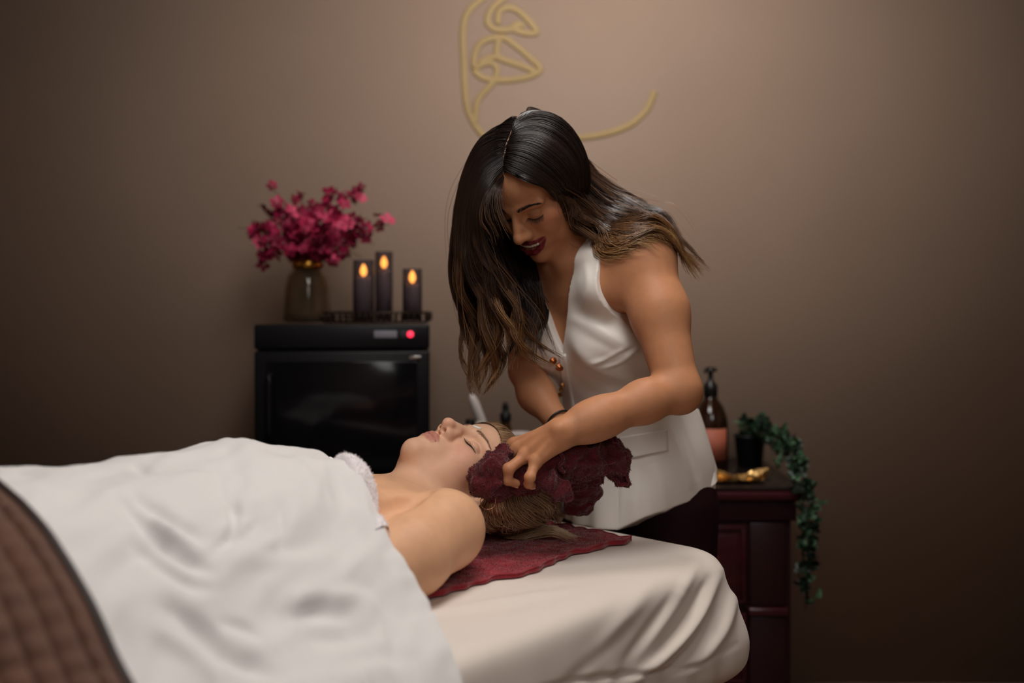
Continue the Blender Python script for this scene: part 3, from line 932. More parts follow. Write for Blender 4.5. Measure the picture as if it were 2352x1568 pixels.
def lashes_brows(H, bvh, parent, m_lash, m_brow, lash_len=.010, brow_dark=True, down=True, sides=(-1, 1), brow_rad=.00045):
    rng = np.random.default_rng(11)
    for s in sides:
        cv, rd = [], []
        for x in np.linspace(.0175, .0475, 34):
            z = -.0075 - .0035 * math.cos((x - .031) / .016 * 1.5) + .035 * abs(x - .031)
            p, n = on_face(bvh, H, s * x, z + .0004, .0003)
            out = (x - .031) / .016
            d = unit(V(s * (.45 * out + .1 * rng.normal()), 1.0, -.75 + .1 * rng.normal()) @ H.R)
            c2 = unit(V(s * (.6 * out), .75, .25) @ H.R)
            L = lash_len * (.65 + .35 * smooth(x, .018, .042)) * (.85 + .3 * rng.random())
            t = np.linspace(0, 1, 6)[:, None]
            cv.append(p + d * L * (t - .35 * t * t) + c2 * L * .45 * t * t)
            rd.append(.00042 * (1 - .8 * t[:, 0]))
        v, f, _ = tubes(np.array(cv), np.array(rd))
        # lid line
        arc = np.array([on_face(bvh, H, s * x, -.0075 - .0035 * math.cos((x - .031) / .016 * 1.5) + .035 * abs(x - .031), .0002)[0] for x in np.linspace(.0165, .049, 16)])
        v2, f2, _ = tubes(arc[None], np.interp(np.linspace(0, 1, 16), [0, .5, 1], [.0003, .0008, .0004])[None])
        vv, ff = merge([(v, f), (v2, f2)])
        link('eyelashes', mesh_np('eyelashes', vv, ff, m_lash), parent)
        cv, rd = [], []
        for k in range(150):
            a = rng.random()
            x = .012 + .040 * a
            z = .0165 + .0085 * math.sin(a * 2.0) - .004 * a + rng.normal() * (.0017 * (1 - .6 * a))
            p, n = on_face(bvh, H, s * x, z, .0003)
            d = unit(V(s * (.5 + .8 * a), 0, .75 - 1.0 * a) @ H.R)
            d = unit(d - (d @ n) * n + .12 * n)
            t = np.linspace(0, 1, 4)[:, None]
            cv.append(p + d * .0065 * t)
            rd.append(brow_rad * (1 - .75 * t[:, 0]))
        v, f, _ = tubes(np.array(cv), np.array(rd))
        link('eyebrow', mesh_np('eyebrow', v, f, m_brow), parent)
# ------------------------------------------------------------------ massage table
BU = unit(V(.67, .74, 0))            # along the table, towards the head end
BN = V(-BU[1], BU[0], 0)             # across the table, away from the camera
BED_Z = .763
CORNER = V(.405, 1.735, 0)           # near corner of the head end
NECK = V(-.21, 1.67, 0)              # where the lying woman's neck meets her shoulders
def bed(s, t, z=0.0):
    """s: from the neck towards the feet, t: across (far +), z above the table top"""
    s, t, z = np.broadcast_arrays(np.asarray(s, float), np.asarray(t, float), np.asarray(z, float))
    return NECK - s[..., None] * BU + t[..., None] * BN + np.stack([0 * z, 0 * z, BED_Z + z], -1)

def seg_dist(q, a, b):
    ab = b - a
    t = np.clip(((q - a) @ ab) / (ab @ ab), 0, 1)
    return np.linalg.norm(q - a - t[:, None] * ab, axis=1), t

def folds(v, n, lines):
    """raise or sink soft folds along lines given in picture coordinates"""
    q = pix(v)
    d = np.zeros(len(v))
    for pts, amp, wid in lines:
        best = np.full(len(v), 1e9); tt = np.zeros(len(v))
        pts = spline(np.array(pts, float), 14)
        for i in range(13):
            e, t = seg_dist(q, pts[i], pts[i + 1])
            m = e < best
            best = np.where(m, e, best); tt = np.where(m, (i + t) / 13, tt)
        taper = np.clip(np.sin(np.clip(tt, 0.02, .98) * math.pi), 0, 1) ** .6
        d += amp * taper * np.exp(-(best / wid) ** 2)
    return v + n * d[:, None]

m_sheet = mat('cream_cotton', srgb(222, 212, 203), .75, .25, sheen=.15, bump=.00012, bscale=900)
m_blanket = mat('white_cotton', srgb(216, 214, 213), .8, .2, sheen=.2, bump=.00012, bscale=900)
m_table = mat('table_vinyl', srgb(70, 55, 48), .5)
m_leg = mat('table_wood', srgb(110, 76, 50), .5, noise=.2, nscale=8)

HL, HW = .93, .36
BC = CORNER - HL * BU + HW * BN
def rrect(hl, hw, r, n):
    """rounded rectangle in (along, across), n points, even arc length, with outward normals"""
    pts = []
    for cx, cy, a0 in ((hl - r, hw - r, 0), (-hl + r, hw - r, 90), (-hl + r, -hw + r, 180), (hl - r, -hw + r, 270)):
        for a in np.radians(np.linspace(a0, a0 + 90, 24)):
            pts.append((cx + r * math.cos(a), cy + r * math.sin(a)))
    p = np.array(pts + pts[:1])
    s = np.r_[0, np.cumsum(np.linalg.norm(np.diff(p, axis=0), axis=1))]
    u = np.linspace(0, s[-1], n, endpoint=False)
    return np.stack([np.interp(u, s, p[:, k]) for k in (0, 1)], 1)

tbl = thing('massage_table', 'padded massage table under the cream fitted sheet', 'massage table', tuple(BC))
def ring_solid(name, hl, hw, r, z0, z1, m, parent):
    o = rrect(hl, hw, r, 80)
    w = BC[None, :2] + o[:, :1] * BU[None, :2] + o[:, 1:] * BN[None, :2]
    v = np.vstack([np.c_[w, np.full(80, z0)], np.c_[w, np.full(80, z1)]])
    f = [(i, (i + 1) % 80, 80 + (i + 1) % 80, 80 + i) for i in range(80)] + [tuple(range(80))[::-1], tuple(range(80, 160))]
    return link(name, mesh_np(name, v, f, m, False), parent)
ring_solid('cushion', HL - .03, HW - .03, .08, BED_Z - .085, BED_Z - .012, m_table, tbl)
ring_solid('frame', HL - .05, HW - .05, .05, BED_Z - .15, BED_Z - .087, m_leg, tbl)
for a in (-.72, .72):
    for b in (-.26, .26):
        c = BC + a * BU + b * BN
        MB().tube([(c[0], c[1], 0), (c[0], c[1], BED_Z - .15)], .024, 12).build('leg', m_leg, tbl)

# fitted sheet: top, rounded edge, sides that tuck in below
NO = 1100
out = rrect(HL, HW, .10, NO)
tang = np.roll(out, -1, 0) - np.roll(out, 1, 0); tang /= np.linalg.norm(tang, axis=1)[:, None]
onrm = np.stack([tang[:, 1], -tang[:, 0]], 1)
near_corner = np.exp(-(np.linalg.norm(out - V(HL, -HW), axis=1) / .17) ** 2)
prof = spline([(-.05, 0, 0), (-.028, -.002, 0), (-.010, -.010, 0), (.0, -.026, 0), (.006, -.06, 0), (.011, -.11, 0), (.012, -.15, 0), (.004, -.185, 0), (-.03, -.215, 0), (-.075, -.23, 0)], 90)[:, :2]
rings = []
inner = out - .05 * onrm
for k in (0, .12, .25, .4, .55, .68, .78, .86, .92, .96):
    rings.append(np.c_[inner * k, np.zeros(NO)])
for o, z in prof:
    fl = near_corner * .034 * smooth(-z, .02, .16)
    rings.append(np.c_[out + (o + fl)[:, None] * onrm, np.full(NO, z)])
rings = np.stack(rings)
sv = BC[None, None, :] * V(1, 1, 0) + rings[..., :1] * BU + rings[..., 1:2] * BN + np.stack([0 * rings[..., 2], 0 * rings[..., 2], BED_Z + rings[..., 2]], -1)
sf = grid_faces(len(rings), NO, True)[:, ::-1]
shp = sv.shape[:2]
sv = sv.reshape(-1, 3)
sn = vnormals(sv, sf)
# soft unevenness, then the drawn folds round the corner
rr = rings.reshape(-1, 3)
sv = sv + sn * (.0022 * fbm(sv * V(9, 9, 5), 2))[:, None] * smooth(-rr[:, 2], .0, .05)[:, None]
arc = np.tile(np.arange(NO) / NO, shp[0]) * 260
sv = sv + sn * (.0035 * noise3(np.stack([arc * .55, rr[:, 2] * 6, 0 * arc], 1)) * smooth(-rr[:, 2], .03, .15))[:, None]
SHEET_FOLDS = [
    ([(1655, 1310), (1600, 1420), (1520, 1510), (1430, 1580)], .011, 15),
    ([(1600, 1300), (1545, 1390), (1470, 1490), (1390, 1580)], .010, 17),
    ([(1625, 1330), (1572, 1425), (1500, 1510)], -.008, 12),
    ([(1560, 1360), (1490, 1455), (1400, 1580)], -.012, 18),
    ([(1640, 1400), (1600, 1480), (1520, 1560)], -.009, 14),
    ([(1690, 1350), (1660, 1450), (1590, 1540)], .009, 16),
    ([(1500, 1340), (1420, 1440), (1320, 1580)], .006, 26),
    ([(1460, 1420), (1360, 1520), (1280, 1600)], -.006, 22),
    ([(1690, 1480), (1600, 1530), (1500, 1545), (1350, 1560), (1180, 1600)], -.006, 9),
    ([(1000, 1412), (1100, 1392), (1200, 1372), (1330, 1350)], .0045, 9),
    ([(1010, 1425), (1110, 1404), (1220, 1380)], -.003, 8),
]
sv = folds(sv, sn, [(p_, a_ * 1.1, w_ * .78) for p_, a_, w_ in SHEET_FOLDS])
fs = link('fitted_sheet', mesh_np('fitted_sheet', sv, sf, m_sheet))
tag(fs, 'smooth cream fitted sheet stretched over the massage table', 'sheet')

# ------------------------------------------------------------------ lying woman
m_skin_c = mat('fair_skin', srgb(212, 166, 140), .52, .3, sss=.12, sss_s=.006, attr='tone', noise=.04, nscale=60, bump=.00015, bscale=500)
HC = Head(V(-.088, 1.80, BED_Z + .116), frame((.03, -.29, .95), (.80, .57, -.04)), 1.05)
SC = SDF()
lips_c = head_sdf(SC, HC, False)
chest_f = BED_Z
def b3(s, t, z): return bed(s, t, z)
# neck and throat
SC.rc(HC.w(0, -.022, -.045), b3(-.035, .0, .072), .052, .056, .030)
SC.rc(HC.w(0, .025, -.080), b3(-.01, .0, .080), .034, .038, .030)
SC.el(HC.w(0, .030, -.086), (.034, .034, .026), HC.R, .03)
for s in (-1, 1):                                    # neck cords to the collar bones
    SC.rc(HC.w(s * .045, -.012, -.055), b3(-.015, -s * .03, .092), .016, .013, .026)
# trunk
SC.el(b3(.17, 0, .078), (.235, .155, .086), np.stack([BU, BN, V(0, 0, 1)]), .04)
SC.el(b3(.06, 0, .066), (.10, .165, .064), np.stack([BU, BN, V(0, 0, 1)]), .04)
for s in (-1, 1):
    SC.rc(b3(-.005, s * .02, .092), b3(.0, s * .145, .096), .015, .019, .03)      # collar bones
    SC.rc(b3(-.05, s * .035, .062), b3(-.005, s * .15, .072), .040, .045, .035)    # trapezius
    SC.el(b3(.19, s * .075, .138), (.085, .072, .055), np.stack([BU, BN, V(0, 0, 1)]), .035)
SH_L = b3(.030, -.168, .083)
SH_R = b3(.015, .168, .072)
SC.el(b3(.085, -.118, .092), (.075, .055, .048), np.stack([BU, BN, V(0, 0, 1)]), .03)   # pectoral towards the arm
SC.el(SH_L, (.066, .060, .062), np.stack([BU, BN, V(0, 0, 1)]), .020)
SC.rc(SH_L, b3(.12, -.192, .066), .058, .059, .015)
SC.rc(b3(.12, -.192, .066), b3(.29, -.215, .050), .059, .046, .015)
SC.chain([b3(.29, -.215, .050), b3(.42, -.20, .050), b3(.52, -.17, .075)], [.045, .038, .026], .02)
SC.el(SH_R, (.062, .058, .060), np.stack([BU, BN, V(0, 0, 1)]), .02)
SC.chain([SH_R, b3(.12, .19, .07), b3(.29, .21, .055), b3(.5, .17, .08)], [.056, .052, .044, .026], .02)
SC.chain([b3(.045, -.150, .143), b3(.09, -.154, .136), b3(.16, -.160, .128)], [.007, .011, .012], .016, True)   # fold in front of the armpit
# lower trunk and legs, under the covers
SC.rc(b3(.30, 0, .09), b3(.55, 0, .085), .09, .085, .05)
for s in (-1, 1):
    SC.chain([b3(.60, s * .08, .085), b3(.98, s * .10, .085), b3(1.30, s * .10, .05), b3(1.34, s * .10, .12)], [.082, .055, .035, .03], .03)
hl, hh = V(-.235, 1.655, BED_Z - .01), V(.06, 1.92, BED_Z + .27)
hb = sdf_mesh(SC, hl, hh, .0015)
lo_c = np.minimum(b3(.31, -.3, 0), b3(.31, .3, 0)).clip(-9) ; 
ub = sdf_mesh(SC, V(-.50, 1.34, BED_Z - .02), V(.08, 1.95, BED_Z + .26), .0035)
UBF = ub
ub = drop_inside(*ub, hl, hh, .003)
lb = sdf_mesh(SC, V(-1.35, .45, BED_Z - .03), V(.05, 1.95, BED_Z + .27), .010)
lb = drop_inside(*lb, V(-.50, 1.34, BED_Z - .1), V(.08, 1.95, BED_Z + .3), .006)
cv_, cf_ = merge([hb, ub, lb])
# nothing of her sinks into the table
cv_[:, 2] = np.maximum(cv_[:, 2], BED_Z + .002)
lm = lip_mask(HC, cv_, lips_c)[:, None]
pl = HC.loc(cv_)
hd_ = smooth(np.linalg.norm(cv_ - HC.C, axis=1), .22, .12)[:, None]
skin = V(*srgb(216, 167, 131)) * (1 - hd_) + V(*srgb(224, 178, 148)) * hd_
# rosier cheeks and nose, as her skin is
ck = np.zeros(len(cv_))
for s in (-1, 1):
    ck = np.maximum(ck, np.exp(-(np.linalg.norm((pl - V(s * .042, .07, -.028)) / V(.022, .03, .022), axis=1)) ** 2))
ck = np.maximum(ck, .7 * np.exp(-(np.linalg.norm((pl - V(0, .112, -.034)) / V(.014, .02, .014), axis=1)) ** 2))
skin = skin * (1 - .5 * ck[:, None]) + V(*srgb(226, 156, 138)) * .5 * ck[:, None]
skin = skin * (1 - lm) + V(*srgb(192, 128, 114)) * lm
client = thing('person', 'woman lying on her back with closed eyes, bare shoulder, under the white sheet', 'person', tuple(bed(.2, 0, 0)))
link('body', mesh_np('body', cv_, cf_, m_skin_c, attrs={'tone': skin}), client)
m_lash = mat('dark_lashes', (.012, .009, .008), .5)
m_brow_c = mat('light_brown_brow', srgb(148, 110, 88), .6)
bv_c = face_bvh(cv_, cf_, HC)
lashes_brows(HC, bv_c, client, m_lash, m_brow_c, .0115, brow_rad=.00024)

# blonde hair falling back on to the table
hair_attr = lambda name, rough: mat(name, (.1, .06, .03), rough, .5, attr='tone')
m_hair_c = hair_attr('blonde_hair', .38)
w = HC.w
G1 = []
for a in np.linspace(-1.25, 1.45, 11):          # round the hairline from far temple, over the brow, to the near temple and ear
    x = .070 * math.sin(a); z0 = .080 * math.cos(a * .86)
    r0 = w(x, .080 - .075 * (1 - math.cos(a)), .057 - .050 * (1 - math.cos(a)))
    r1 = w(x * 1.10, .050 - .05 * (1 - math.cos(a)), z0 + .014)
    r2 = w(x * 1.10, -.045, z0 * .75 + .050)
    r3 = w(x * .95, -.098, .055)
    e = r3 + .045 * HC.R[2] + .045 * a * HC.R[0]; e[2] = BED_Z + .024
    e2 = e + (.030 + .02 * math.sin(a * 7)) * HC.R[2] + .035 * a * HC.R[0]; e2[2] = BED_Z + .014
    G1.append([r0, r1, r2, r3, e, e2])
C1, R1, t1, id1 = hair_strands(G1, 1500, 30, 60, .0035, .0035, .0025, 2.0, .0006, rng=np.random.default_rng(21))
# near side mass from behind the ear, curling on the towel
G2 = [[w(.066, -.03, -.02), P(1122, 1150, 1.70), P(1112, 1185, 1.70), P(1120, 1206, 1.74), P(1150, 1212, 1.80)],
      [w(.070, -.04, .0), P(1140, 1140, 1.70), P(1135, 1175, 1.70), P(1150, 1203, 1.74), P(1190, 1206, 1.82)],
      [w(.070, -.045, .02), P(1165, 1120, 1.71), P(1170, 1160, 1.71), P(1195, 1195, 1.76), P(1230, 1198, 1.84)],
      [w(.065, -.05, .045), P(1195, 1112, 1.73), P(1215, 1140, 1.73), P(1238, 1170, 1.77), P(1232, 1192, 1.83), P(1200, 1198, 1.86)],
      [w(.055, -.055, .065), P(1210, 1105, 1.76), P(1248, 1128, 1.77), P(1262, 1160, 1.82), P(1250, 1186, 1.87), P(1270, 1192, 1.90)],
      [w(.03, -.06, .078), P(1220, 1100, 1.80), P(1262, 1120, 1.82), P(1285, 1160, 1.88), P(1275, 1184, 1.93)]]
C2, R2, t2, id2 = hair_strands(G2, 4000, 30, 40, .010, .0028, .012, 1.5, .00062, cut=(.6, 1), rng=np.random.default_rng(22))
SCAP = SDF()
SCAP.el(HC.w(0, -.014, .034), V(.0755, .0950, .0790) * 1.05, HC.R, .01)
SCAP.el(HC.w(0, .040, .043), V(.0585, .0470, .0480) * 1.05, HC.R, .02)
C1 = clear_of(C1, SCAP, np.random.default_rng(5), .001, .006); C2 = clear_of(C2, SCAP, np.random.default_rng(6), .002, .012)
Ch = np.concatenate([C1, C2]); Rh = np.concatenate([R1, R2]); th = np.concatenate([t1, t2]); ih = np.concatenate([id1, id2 + 100])
Ch[..., 2] = np.maximum(Ch[..., 2], BED_Z + .008 + .004 * np.random.default_rng(2).random(Ch.shape[:1])[:, None])
rng = np.random.default_rng(23)
tone = rng.random(200)[ih]
d0, d1, d2 = V(*srgb(132, 100, 74)), V(*srgb(204, 172, 134)), V(*srgb(240, 222, 188))
k = np.clip(smooth(th, 0, .9) * .75 + (tone[:, None] - .5) * .6, 0, 1)[..., None]
cc = np.where(k < .5, d0 + (d1 - d0) * k * 2, d1 + (d2 - d1) * (k * 2 - 1))
hv, hf, hc = tubes(Ch, Rh, cc)
link('hair', mesh_np('hair', hv, hf, m_hair_c, attrs={'tone': hc}), client)
# scalp under the strands
def capfn(p):
    d = SCAP(p); q = HC.loc(p)
    hairline = (q[:, 1] - .030 - 1.9 * (q[:, 2] - .029) + 2.5 * np.maximum(np.abs(q[:, 0]) - .045, 0)) * .55
    return np.maximum(np.maximum(d, hairline * .8), -(q[:, 2] + .055))
cpv, cpf = sdf_mesh(capfn, HC.C - .13, HC.C + .13, .003)
cpv[:, 2] = np.maximum(cpv[:, 2], BED_Z + .006)
link('hair_roots', mesh_np('hair_roots', cpv, cpf, mat('blonde_roots', srgb(112, 86, 64), .6, noise=.3, nscale=60)), client)

# hoop earring, cream dabs
m_ear = mat('rose_gold', srgb(214, 160, 128), .25, metal=1)
ec = P(1121, 1152, 1.640)
er = .0125
a = np.linspace(0, 2 * math.pi, 41)
ring = ec + np.stack([er * np.cos(a), .25 * er * np.cos(a), er * np.sin(a)], 1)
ring = ring + .0004 * np.sin(a * 22)[:, None] * unit(V(1, 0, .3))
er_o = MB().tube(ring, .0007 + .0003 * (np.sin(a * 22) > 0), 6, cap=False).build('hoop_earring', m_ear, client)
er_o['label'] = 'thin rose gold hoop earring'
m_cream = mat('white_cream', srgb(226, 236, 230), .35)
def dab(pts, r, parent):
    S_ = SDF()
    for p in pts: S_.el(p, V(1, 1, .7) * r, None, r)
    v, f = sdf_mesh(S_, np.min(pts, 0) - 3 * r, np.max(pts, 0) + 3 * r, r / 3.5)
    o = link('cream_dab', mesh_np('cream_dab', v, f, m_cream), parent)
    o['label'] = 'small dab of white cream'
q = [on_face(bv_c, HC, x, z, .001)[0] for x, z in ((-.004, .021), (-.001, .024), (.002, .026), (.004, .029))]
dab(q, .0026, client)
q = [on_face(bv_c, HC, x, z, .0005)[0] for x, z in ((.022, .062), (.025, .064))]
dab(q, .0016, client)
# ------------------------------------------------------------------ body profile under the covers
def section(s, lift=0.0):
    """profile across the covered body at station s: list of (t, z)"""
    h = float(np.interp(s, [-.15, -.06, .02, .10, .18, .26, .36, .48, .62, .8, 1.0, 1.4], [.11, .128, .150, .182, .212, .226, .220, .216, .226, .215, .17, .14]))
    pts = [(.452, -.36), (.446, -.16), (.44, -.05), (.415, .006), (.34, .024), (.27, .34 * h), (.18, .74 * h), (.09, .95 * h), (.0, h), (-.085, .955 * h), (-.17, .80 * h),
           (-.245, .56 * h), (-.305, .30 * h), (-.36, .12 * h + .006), (-.408, .008), (-.44, -.032), (-.456, -.09), (-.462, -.2), (-.466, -.40)]
    p = spline([(a, b, 0) for a, b in pts], 240)[:, :2]
    if lift:
        tg = np.gradient(p, axis=0); tg /= np.linalg.norm(tg, axis=1)[:, None]
        p = p + lift * np.stack([-tg[:, 1], tg[:, 0]], 1) * -1
    return p
def cover(s_edge, s_end, ns, lift):
    """grid of points: ns stations along x 240 across; s_edge(t) gives the edge at the head side"""
    sam = np.linspace(0, 1, ns) ** 1.0
    base_s = np.linspace(-.15, s_end, 60)
    secs = np.stack([section(s, lift) for s in base_s])        # 60 x 240 x 2
    t0 = section(.15, lift)[:, 0]
    e = s_edge(t0)
    S = e[None] + sam[:, None] * (s_end - e[None])
    T = np.empty_like(S); Z = np.empty_like(S)
    for j in range(240):
        T[:, j] = np.interp(S[:, j], base_s, secs[:, j, 0])
        Z[:, j] = np.interp(S[:, j], base_s, secs[:, j, 1])
    return S, T, Z
def solid_cloth(v, f, nrm, th):
    """give a cloth sheet a thin underside"""
    return merge([(v, f), (v - nrm * th, f[:, ::-1])])

edge_b = lambda t: np.interp(-np.asarray(t, float), [-.45, -.2, .02, .095, .164, .226, .281, .337, .40, .45, .47], [.08, .105, .130, .154, .176, .198, .206, .212, .244, .262, .272])
S, T, Z = cover(edge_b, 1.42, 300, .004)
# near its edge the sheet rests on her chest and arm
bvc = BVHTree.FromPolygons([tuple(x) for x in UBF[0]], [tuple(int(i) for i in q) for q in UBF[1]])
def body_z(s, t):
    p = bed(s, t, .4)
    h = bvc.ray_cast(Vector(p), Vector((0, 0, -1)))
    return h[0][2] - BED_Z if h[0] is not None else 0.0
E0 = edge_b(T[0])
def hull_over(t, z):
    """cloth stretched over the tops: upper convex hull of the body's section"""
    o = np.argsort(t); pt = np.stack([t[o], z[o]], 1); h_ = []
    for p in pt:
        while len(h_) > 1 and (h_[-1][0] - h_[-2][0]) * (p[1] - h_[-2][1]) - (h_[-1][1] - h_[-2][1]) * (p[0] - h_[-2][0]) >= 0:
            h_.pop()
        h_.append(p)
    h_ = np.array(h_)
    return np.interp(t, h_[:, 0], h_[:, 1])
inr = np.abs(T[0]) < .345
for i in range(0, 110):
    t_ = T[i, inr]
    bz = np.array([body_z(a_, b_) for a_, b_ in zip(S[i, inr], t_)])
    hz = hull_over(np.r_[t_, .37, -.37], np.r_[np.maximum(bz, .004) + .010, .020, .020])[:len(t_)]
    w_ = smooth(S[i, inr] - E0[inr], .0, .16)
    Z[i, inr] = hz * (1 - w_) + np.maximum(Z[i, inr], hz) * w_
for _ in range(3):
    Z[1:110, 1:-1] = (Z[1:110, 1:-1] * 2 + Z[1:110, :-2] + Z[1:110, 2:]) / 4
bv = bed(S, T, Z).reshape(-1, 3)
bf = grid_faces(300, 240)
bn = vnormals(bv, bf)
if bn[300 * 120 + 120][2] < 0:
    bf = bf[:, ::-1]; bn = -bn
st = np.stack([S.ravel(), T.ravel(), Z.ravel()], 1)
wr = smooth(S.ravel(), .0, .12)
amp = .0055 * wr * (.35 + .65 * smooth(T.ravel(), .16, -.02))
# diagonal wrinkling that follows the weight of the cloth
diag = np.stack([(st[:, 0] * .8 - st[:, 1] * .6) * 5, (st[:, 0] * .6 + st[:, 1] * .8) * 15, st[:, 2] * 6], 1)
bv = bv + bn * (amp * (1 - 2 * np.abs(fbm(diag + .6 * noise3(st * 7)[:, None], 3))))[:, None]
bv = bv + bn * (.0016 * wr * fbm(st * V(22, 22, 22), 2, 5))[:, None]
BLANKET_FOLDS = [
    ([(268, 1140), (330, 1195), (380, 1245), (440, 1290), (490, 1312)], -.017, 15),
    ([(300, 1130), (390, 1195), (450, 1232), (480, 1235)], -.011, 13),
    ([(330, 1180), (400, 1225), (455, 1262)], .009, 14),
    ([(300, 1250), (370, 1300), (440, 1340), (500, 1350)], -.010, 15),
    ([(375, 1392), (430, 1418), (500, 1480), (560, 1520), (640, 1545)], -.018, 19),
    ([(350, 1440), (440, 1500), (520, 1570)], .008, 22),
    ([(505, 1430), (560, 1440), (600, 1465)], -.009, 11),
    ([(490, 1270), (520, 1245), (540, 1200), (535, 1120)], -.008, 12),
    ([(520, 1245), (560, 1230), (600, 1190)], -.008, 11),
    ([(500, 1090), (520, 1150), (560, 1185)], -.005, 11),
    ([(640, 1150), (650, 1210), (640, 1270)], -.005, 13),
    ([(560, 1290), (640, 1290), (760, 1280)], .005, 18),
    ([(650, 1420), (740, 1405), (820, 1420)], -.009, 20),
    ([(700, 1470), (800, 1460), (880, 1440)], -.009, 22),
    ([(640, 1385), (730, 1370), (830, 1380), (900, 1440)], .008, 22),
    ([(760, 1530), (860, 1500), (930, 1510)], -.007, 20),
    ([(560, 1060), (700, 1090), (800, 1180)], .004, 20),
    ([(300, 1070), (345, 1082)], -.006, 9),
    ([(700, 1110), (790, 1190), (850, 1300), (890, 1400)], .004, 26),
    ([(820, 1330), (890, 1420), (930, 1540)], -.005, 20),
]
bv = folds(bv, bn, BLANKET_FOLDS)
bn = vnormals(bv, bf)
vv, ff = solid_cloth(bv, bf, bn, .003)
bl = link('top_sheet', mesh_np('top_sheet', vv, ff, m_blanket))
tag(bl, 'wrinkled white top sheet covering the lying woman', 'sheet')

# ------------------------------------------------------------------ brown quilt over the legs
m_quilt = mat('brown_quilt', srgb(88, 58, 44), .7, .25, sheen=.25, noise=.12, nscale=30, bump=.0002, bscale=600)
m_bind = mat('dark_binding', srgb(40, 26, 22), .6)
QS = .655
edge_q = lambda t: QS - .03 * smooth(-t, .0, .35) + .0 * t
S, T, Z = cover(edge_q, 1.435, 420, .016)
qv = bed(S, T, Z)
arcl = np.concatenate([np.zeros((420, 1)), np.cumsum(np.linalg.norm(np.diff(qv, axis=1), axis=2), 1)], 1)
qf = grid_faces(420, 240)
qv = qv.reshape(-1, 3)
qn = vnormals(qv, qf)
if qn[420 * 120 + 120][2] < 0:
    qf = qf[:, ::-1]; qn = -qn
a = (arcl / .030).ravel(); b = ((S - edge_q(T)) / .027).ravel()
puff = 1.35 * (np.abs(np.sin(a * math.pi)) ** .45) * (np.abs(np.sin(b * math.pi)) ** .45)
puff *= smooth(b, .25, .8)
qv = qv + qn * (.0075 * puff + .004 * fbm(np.stack([a, b, 0 * a], 1) * .35, 2, 2))[:, None]
vv, ff = solid_cloth(qv, qf, qn, .008)
quilt = thing('quilt', 'brown stitched quilt laid over the legs at the lower left', 'quilt', tuple(bed(1.0, 0, .2)))
link('cover', mesh_np('cover', vv, ff, m_quilt), quilt)
e = (qv - qn * .004).reshape(420, 240, 3)[0]
en = qn.reshape(420, 240, 3)[0]
MB().tube(e + en * .001, .0062, 10).build('binding', m_bind, quilt)
# ------------------------------------------------------------------ standing woman
WF = unit(V(-.70, -.70, 0)); WL = V(.7071, -.7071, 0); UZ = V(0, 0, 1)
RT = np.stack([WL, WF, UZ])
m_skin_w = mat('tanned_skin', srgb(176, 116, 78), .52, .3, sss=.10, sss_s=.006, attr='tone', noise=.05, nscale=60, bump=.00015, bscale=500)
HW_ = Head(V(.044, 1.842, 1.412), frame((-.42, -.55, -.74), (-.38, -.56, .74)), 1.0)
HIP, WAIST, CHEST, UPC, NB = V(.260, 2.065, .885), V(.230, 2.037, 1.01), V(.178, 1.985, 1.135), V(.142, 1.952, 1.235), V(.122, 1.93, 1.315)
def centre(z):
    zz = [.6, .885, 1.01, 1.135, 1.235, 1.315, 1.5]
    P_ = np.stack([HIP + V(.03, .02, -.285), HIP, WAIST, CHEST, UPC, NB, NB + V(-.05, -.05, .185)])
    return np.stack([np.interp(z, zz, P_[:, 0]), np.interp(z, zz, P_[:, 1])], -1)
def torso(S, o):
    S.el(CHEST, (.145 + o, .098 + o, .125 + o), RT, .05)
    S.el(UPC + .01 * WF, (.135 + o, .075 + o, .085 + o), RT, .05)
    S.el(WAIST, (.122 + o, .088 + o, .12 + o), RT, .06)
    S.el(HIP, (.150 + o, .110 + o, .13 + o), RT, .06)
    for s in (-1, 1):
        S.el(CHEST + s * .066 * WL + .070 * WF + V(0, 0, -.012), (.058 + o, .056 + o, .060 + o), RT, .035)
        S.rc(NB + s * .03 * WL + V(0, 0, -.005), NB + s * .125 * WL + V(0, 0, -.045), .042 + o, .044 + o, .04)
SW = SDF()
lips_w = head_sdf(SW, HW_, True, ears=False)
SW.rc(HW_.w(0, -.025, -.045), NB + V(0, 0, -.01), .048, .052, .03)
SW.rc(HW_.w(0, .012, -.075), NB + .035 * WF + V(0, 0, -.02), .034, .036, .03)
for s in (-1, 1):
    SW.rc(HW_.w(s * .05, -.015, -.04), NB + .055 * WF + s * .018 * WL + V(0, 0, -.035), .013, .010, .018)   # neck cords
    SW.rc(NB + .055 * WF + s * .02 * WL + V(0, 0, -.04), NB + .035 * WF + s * .135 * WL + V(0, 0, -.02), .011, .012, .018)  # collar bones
torso(SW, -.005)
# near (left) arm
SHL = P(1476, 574, 1.84); ELB = P(1556, 893, 1.735); WR = P(1288, 996, 1.650)
SW.el(SHL + V(.004, 0, .002), (.049, .049, .058), None, .04)
SW.rc(SHL, P(1514, 716, 1.79), .050, .0490, .025)
SW.rc(P(1514, 716, 1.79), ELB, .0490, .0375, .03)
SW.rc(NB + .02 * WF + .10 * WL + V(0, 0, -.09), SHL + V(0, 0, -.02), .040, .043, .045)
SW.el(ELB + V(.006, 0, -.008), (.031, .031, .031), None, .03)
FA = P(1480, 922, 1.708)
SW.rc(ELB, FA, .0350, .0325, .014)
SW.rc(FA, P(1385, 957, 1.678), .0325, .0300, .03)
SW.rc(P(1385, 957, 1.678), P(1345, 972, 1.668), .0300, .0268, .03)
SW.rc(P(1345, 972, 1.668), WR, .0268, .0218, .03)
SW.el(P(1284, 986, 1.630), (.010, .008, .009), None, .012)                      # wrist bone
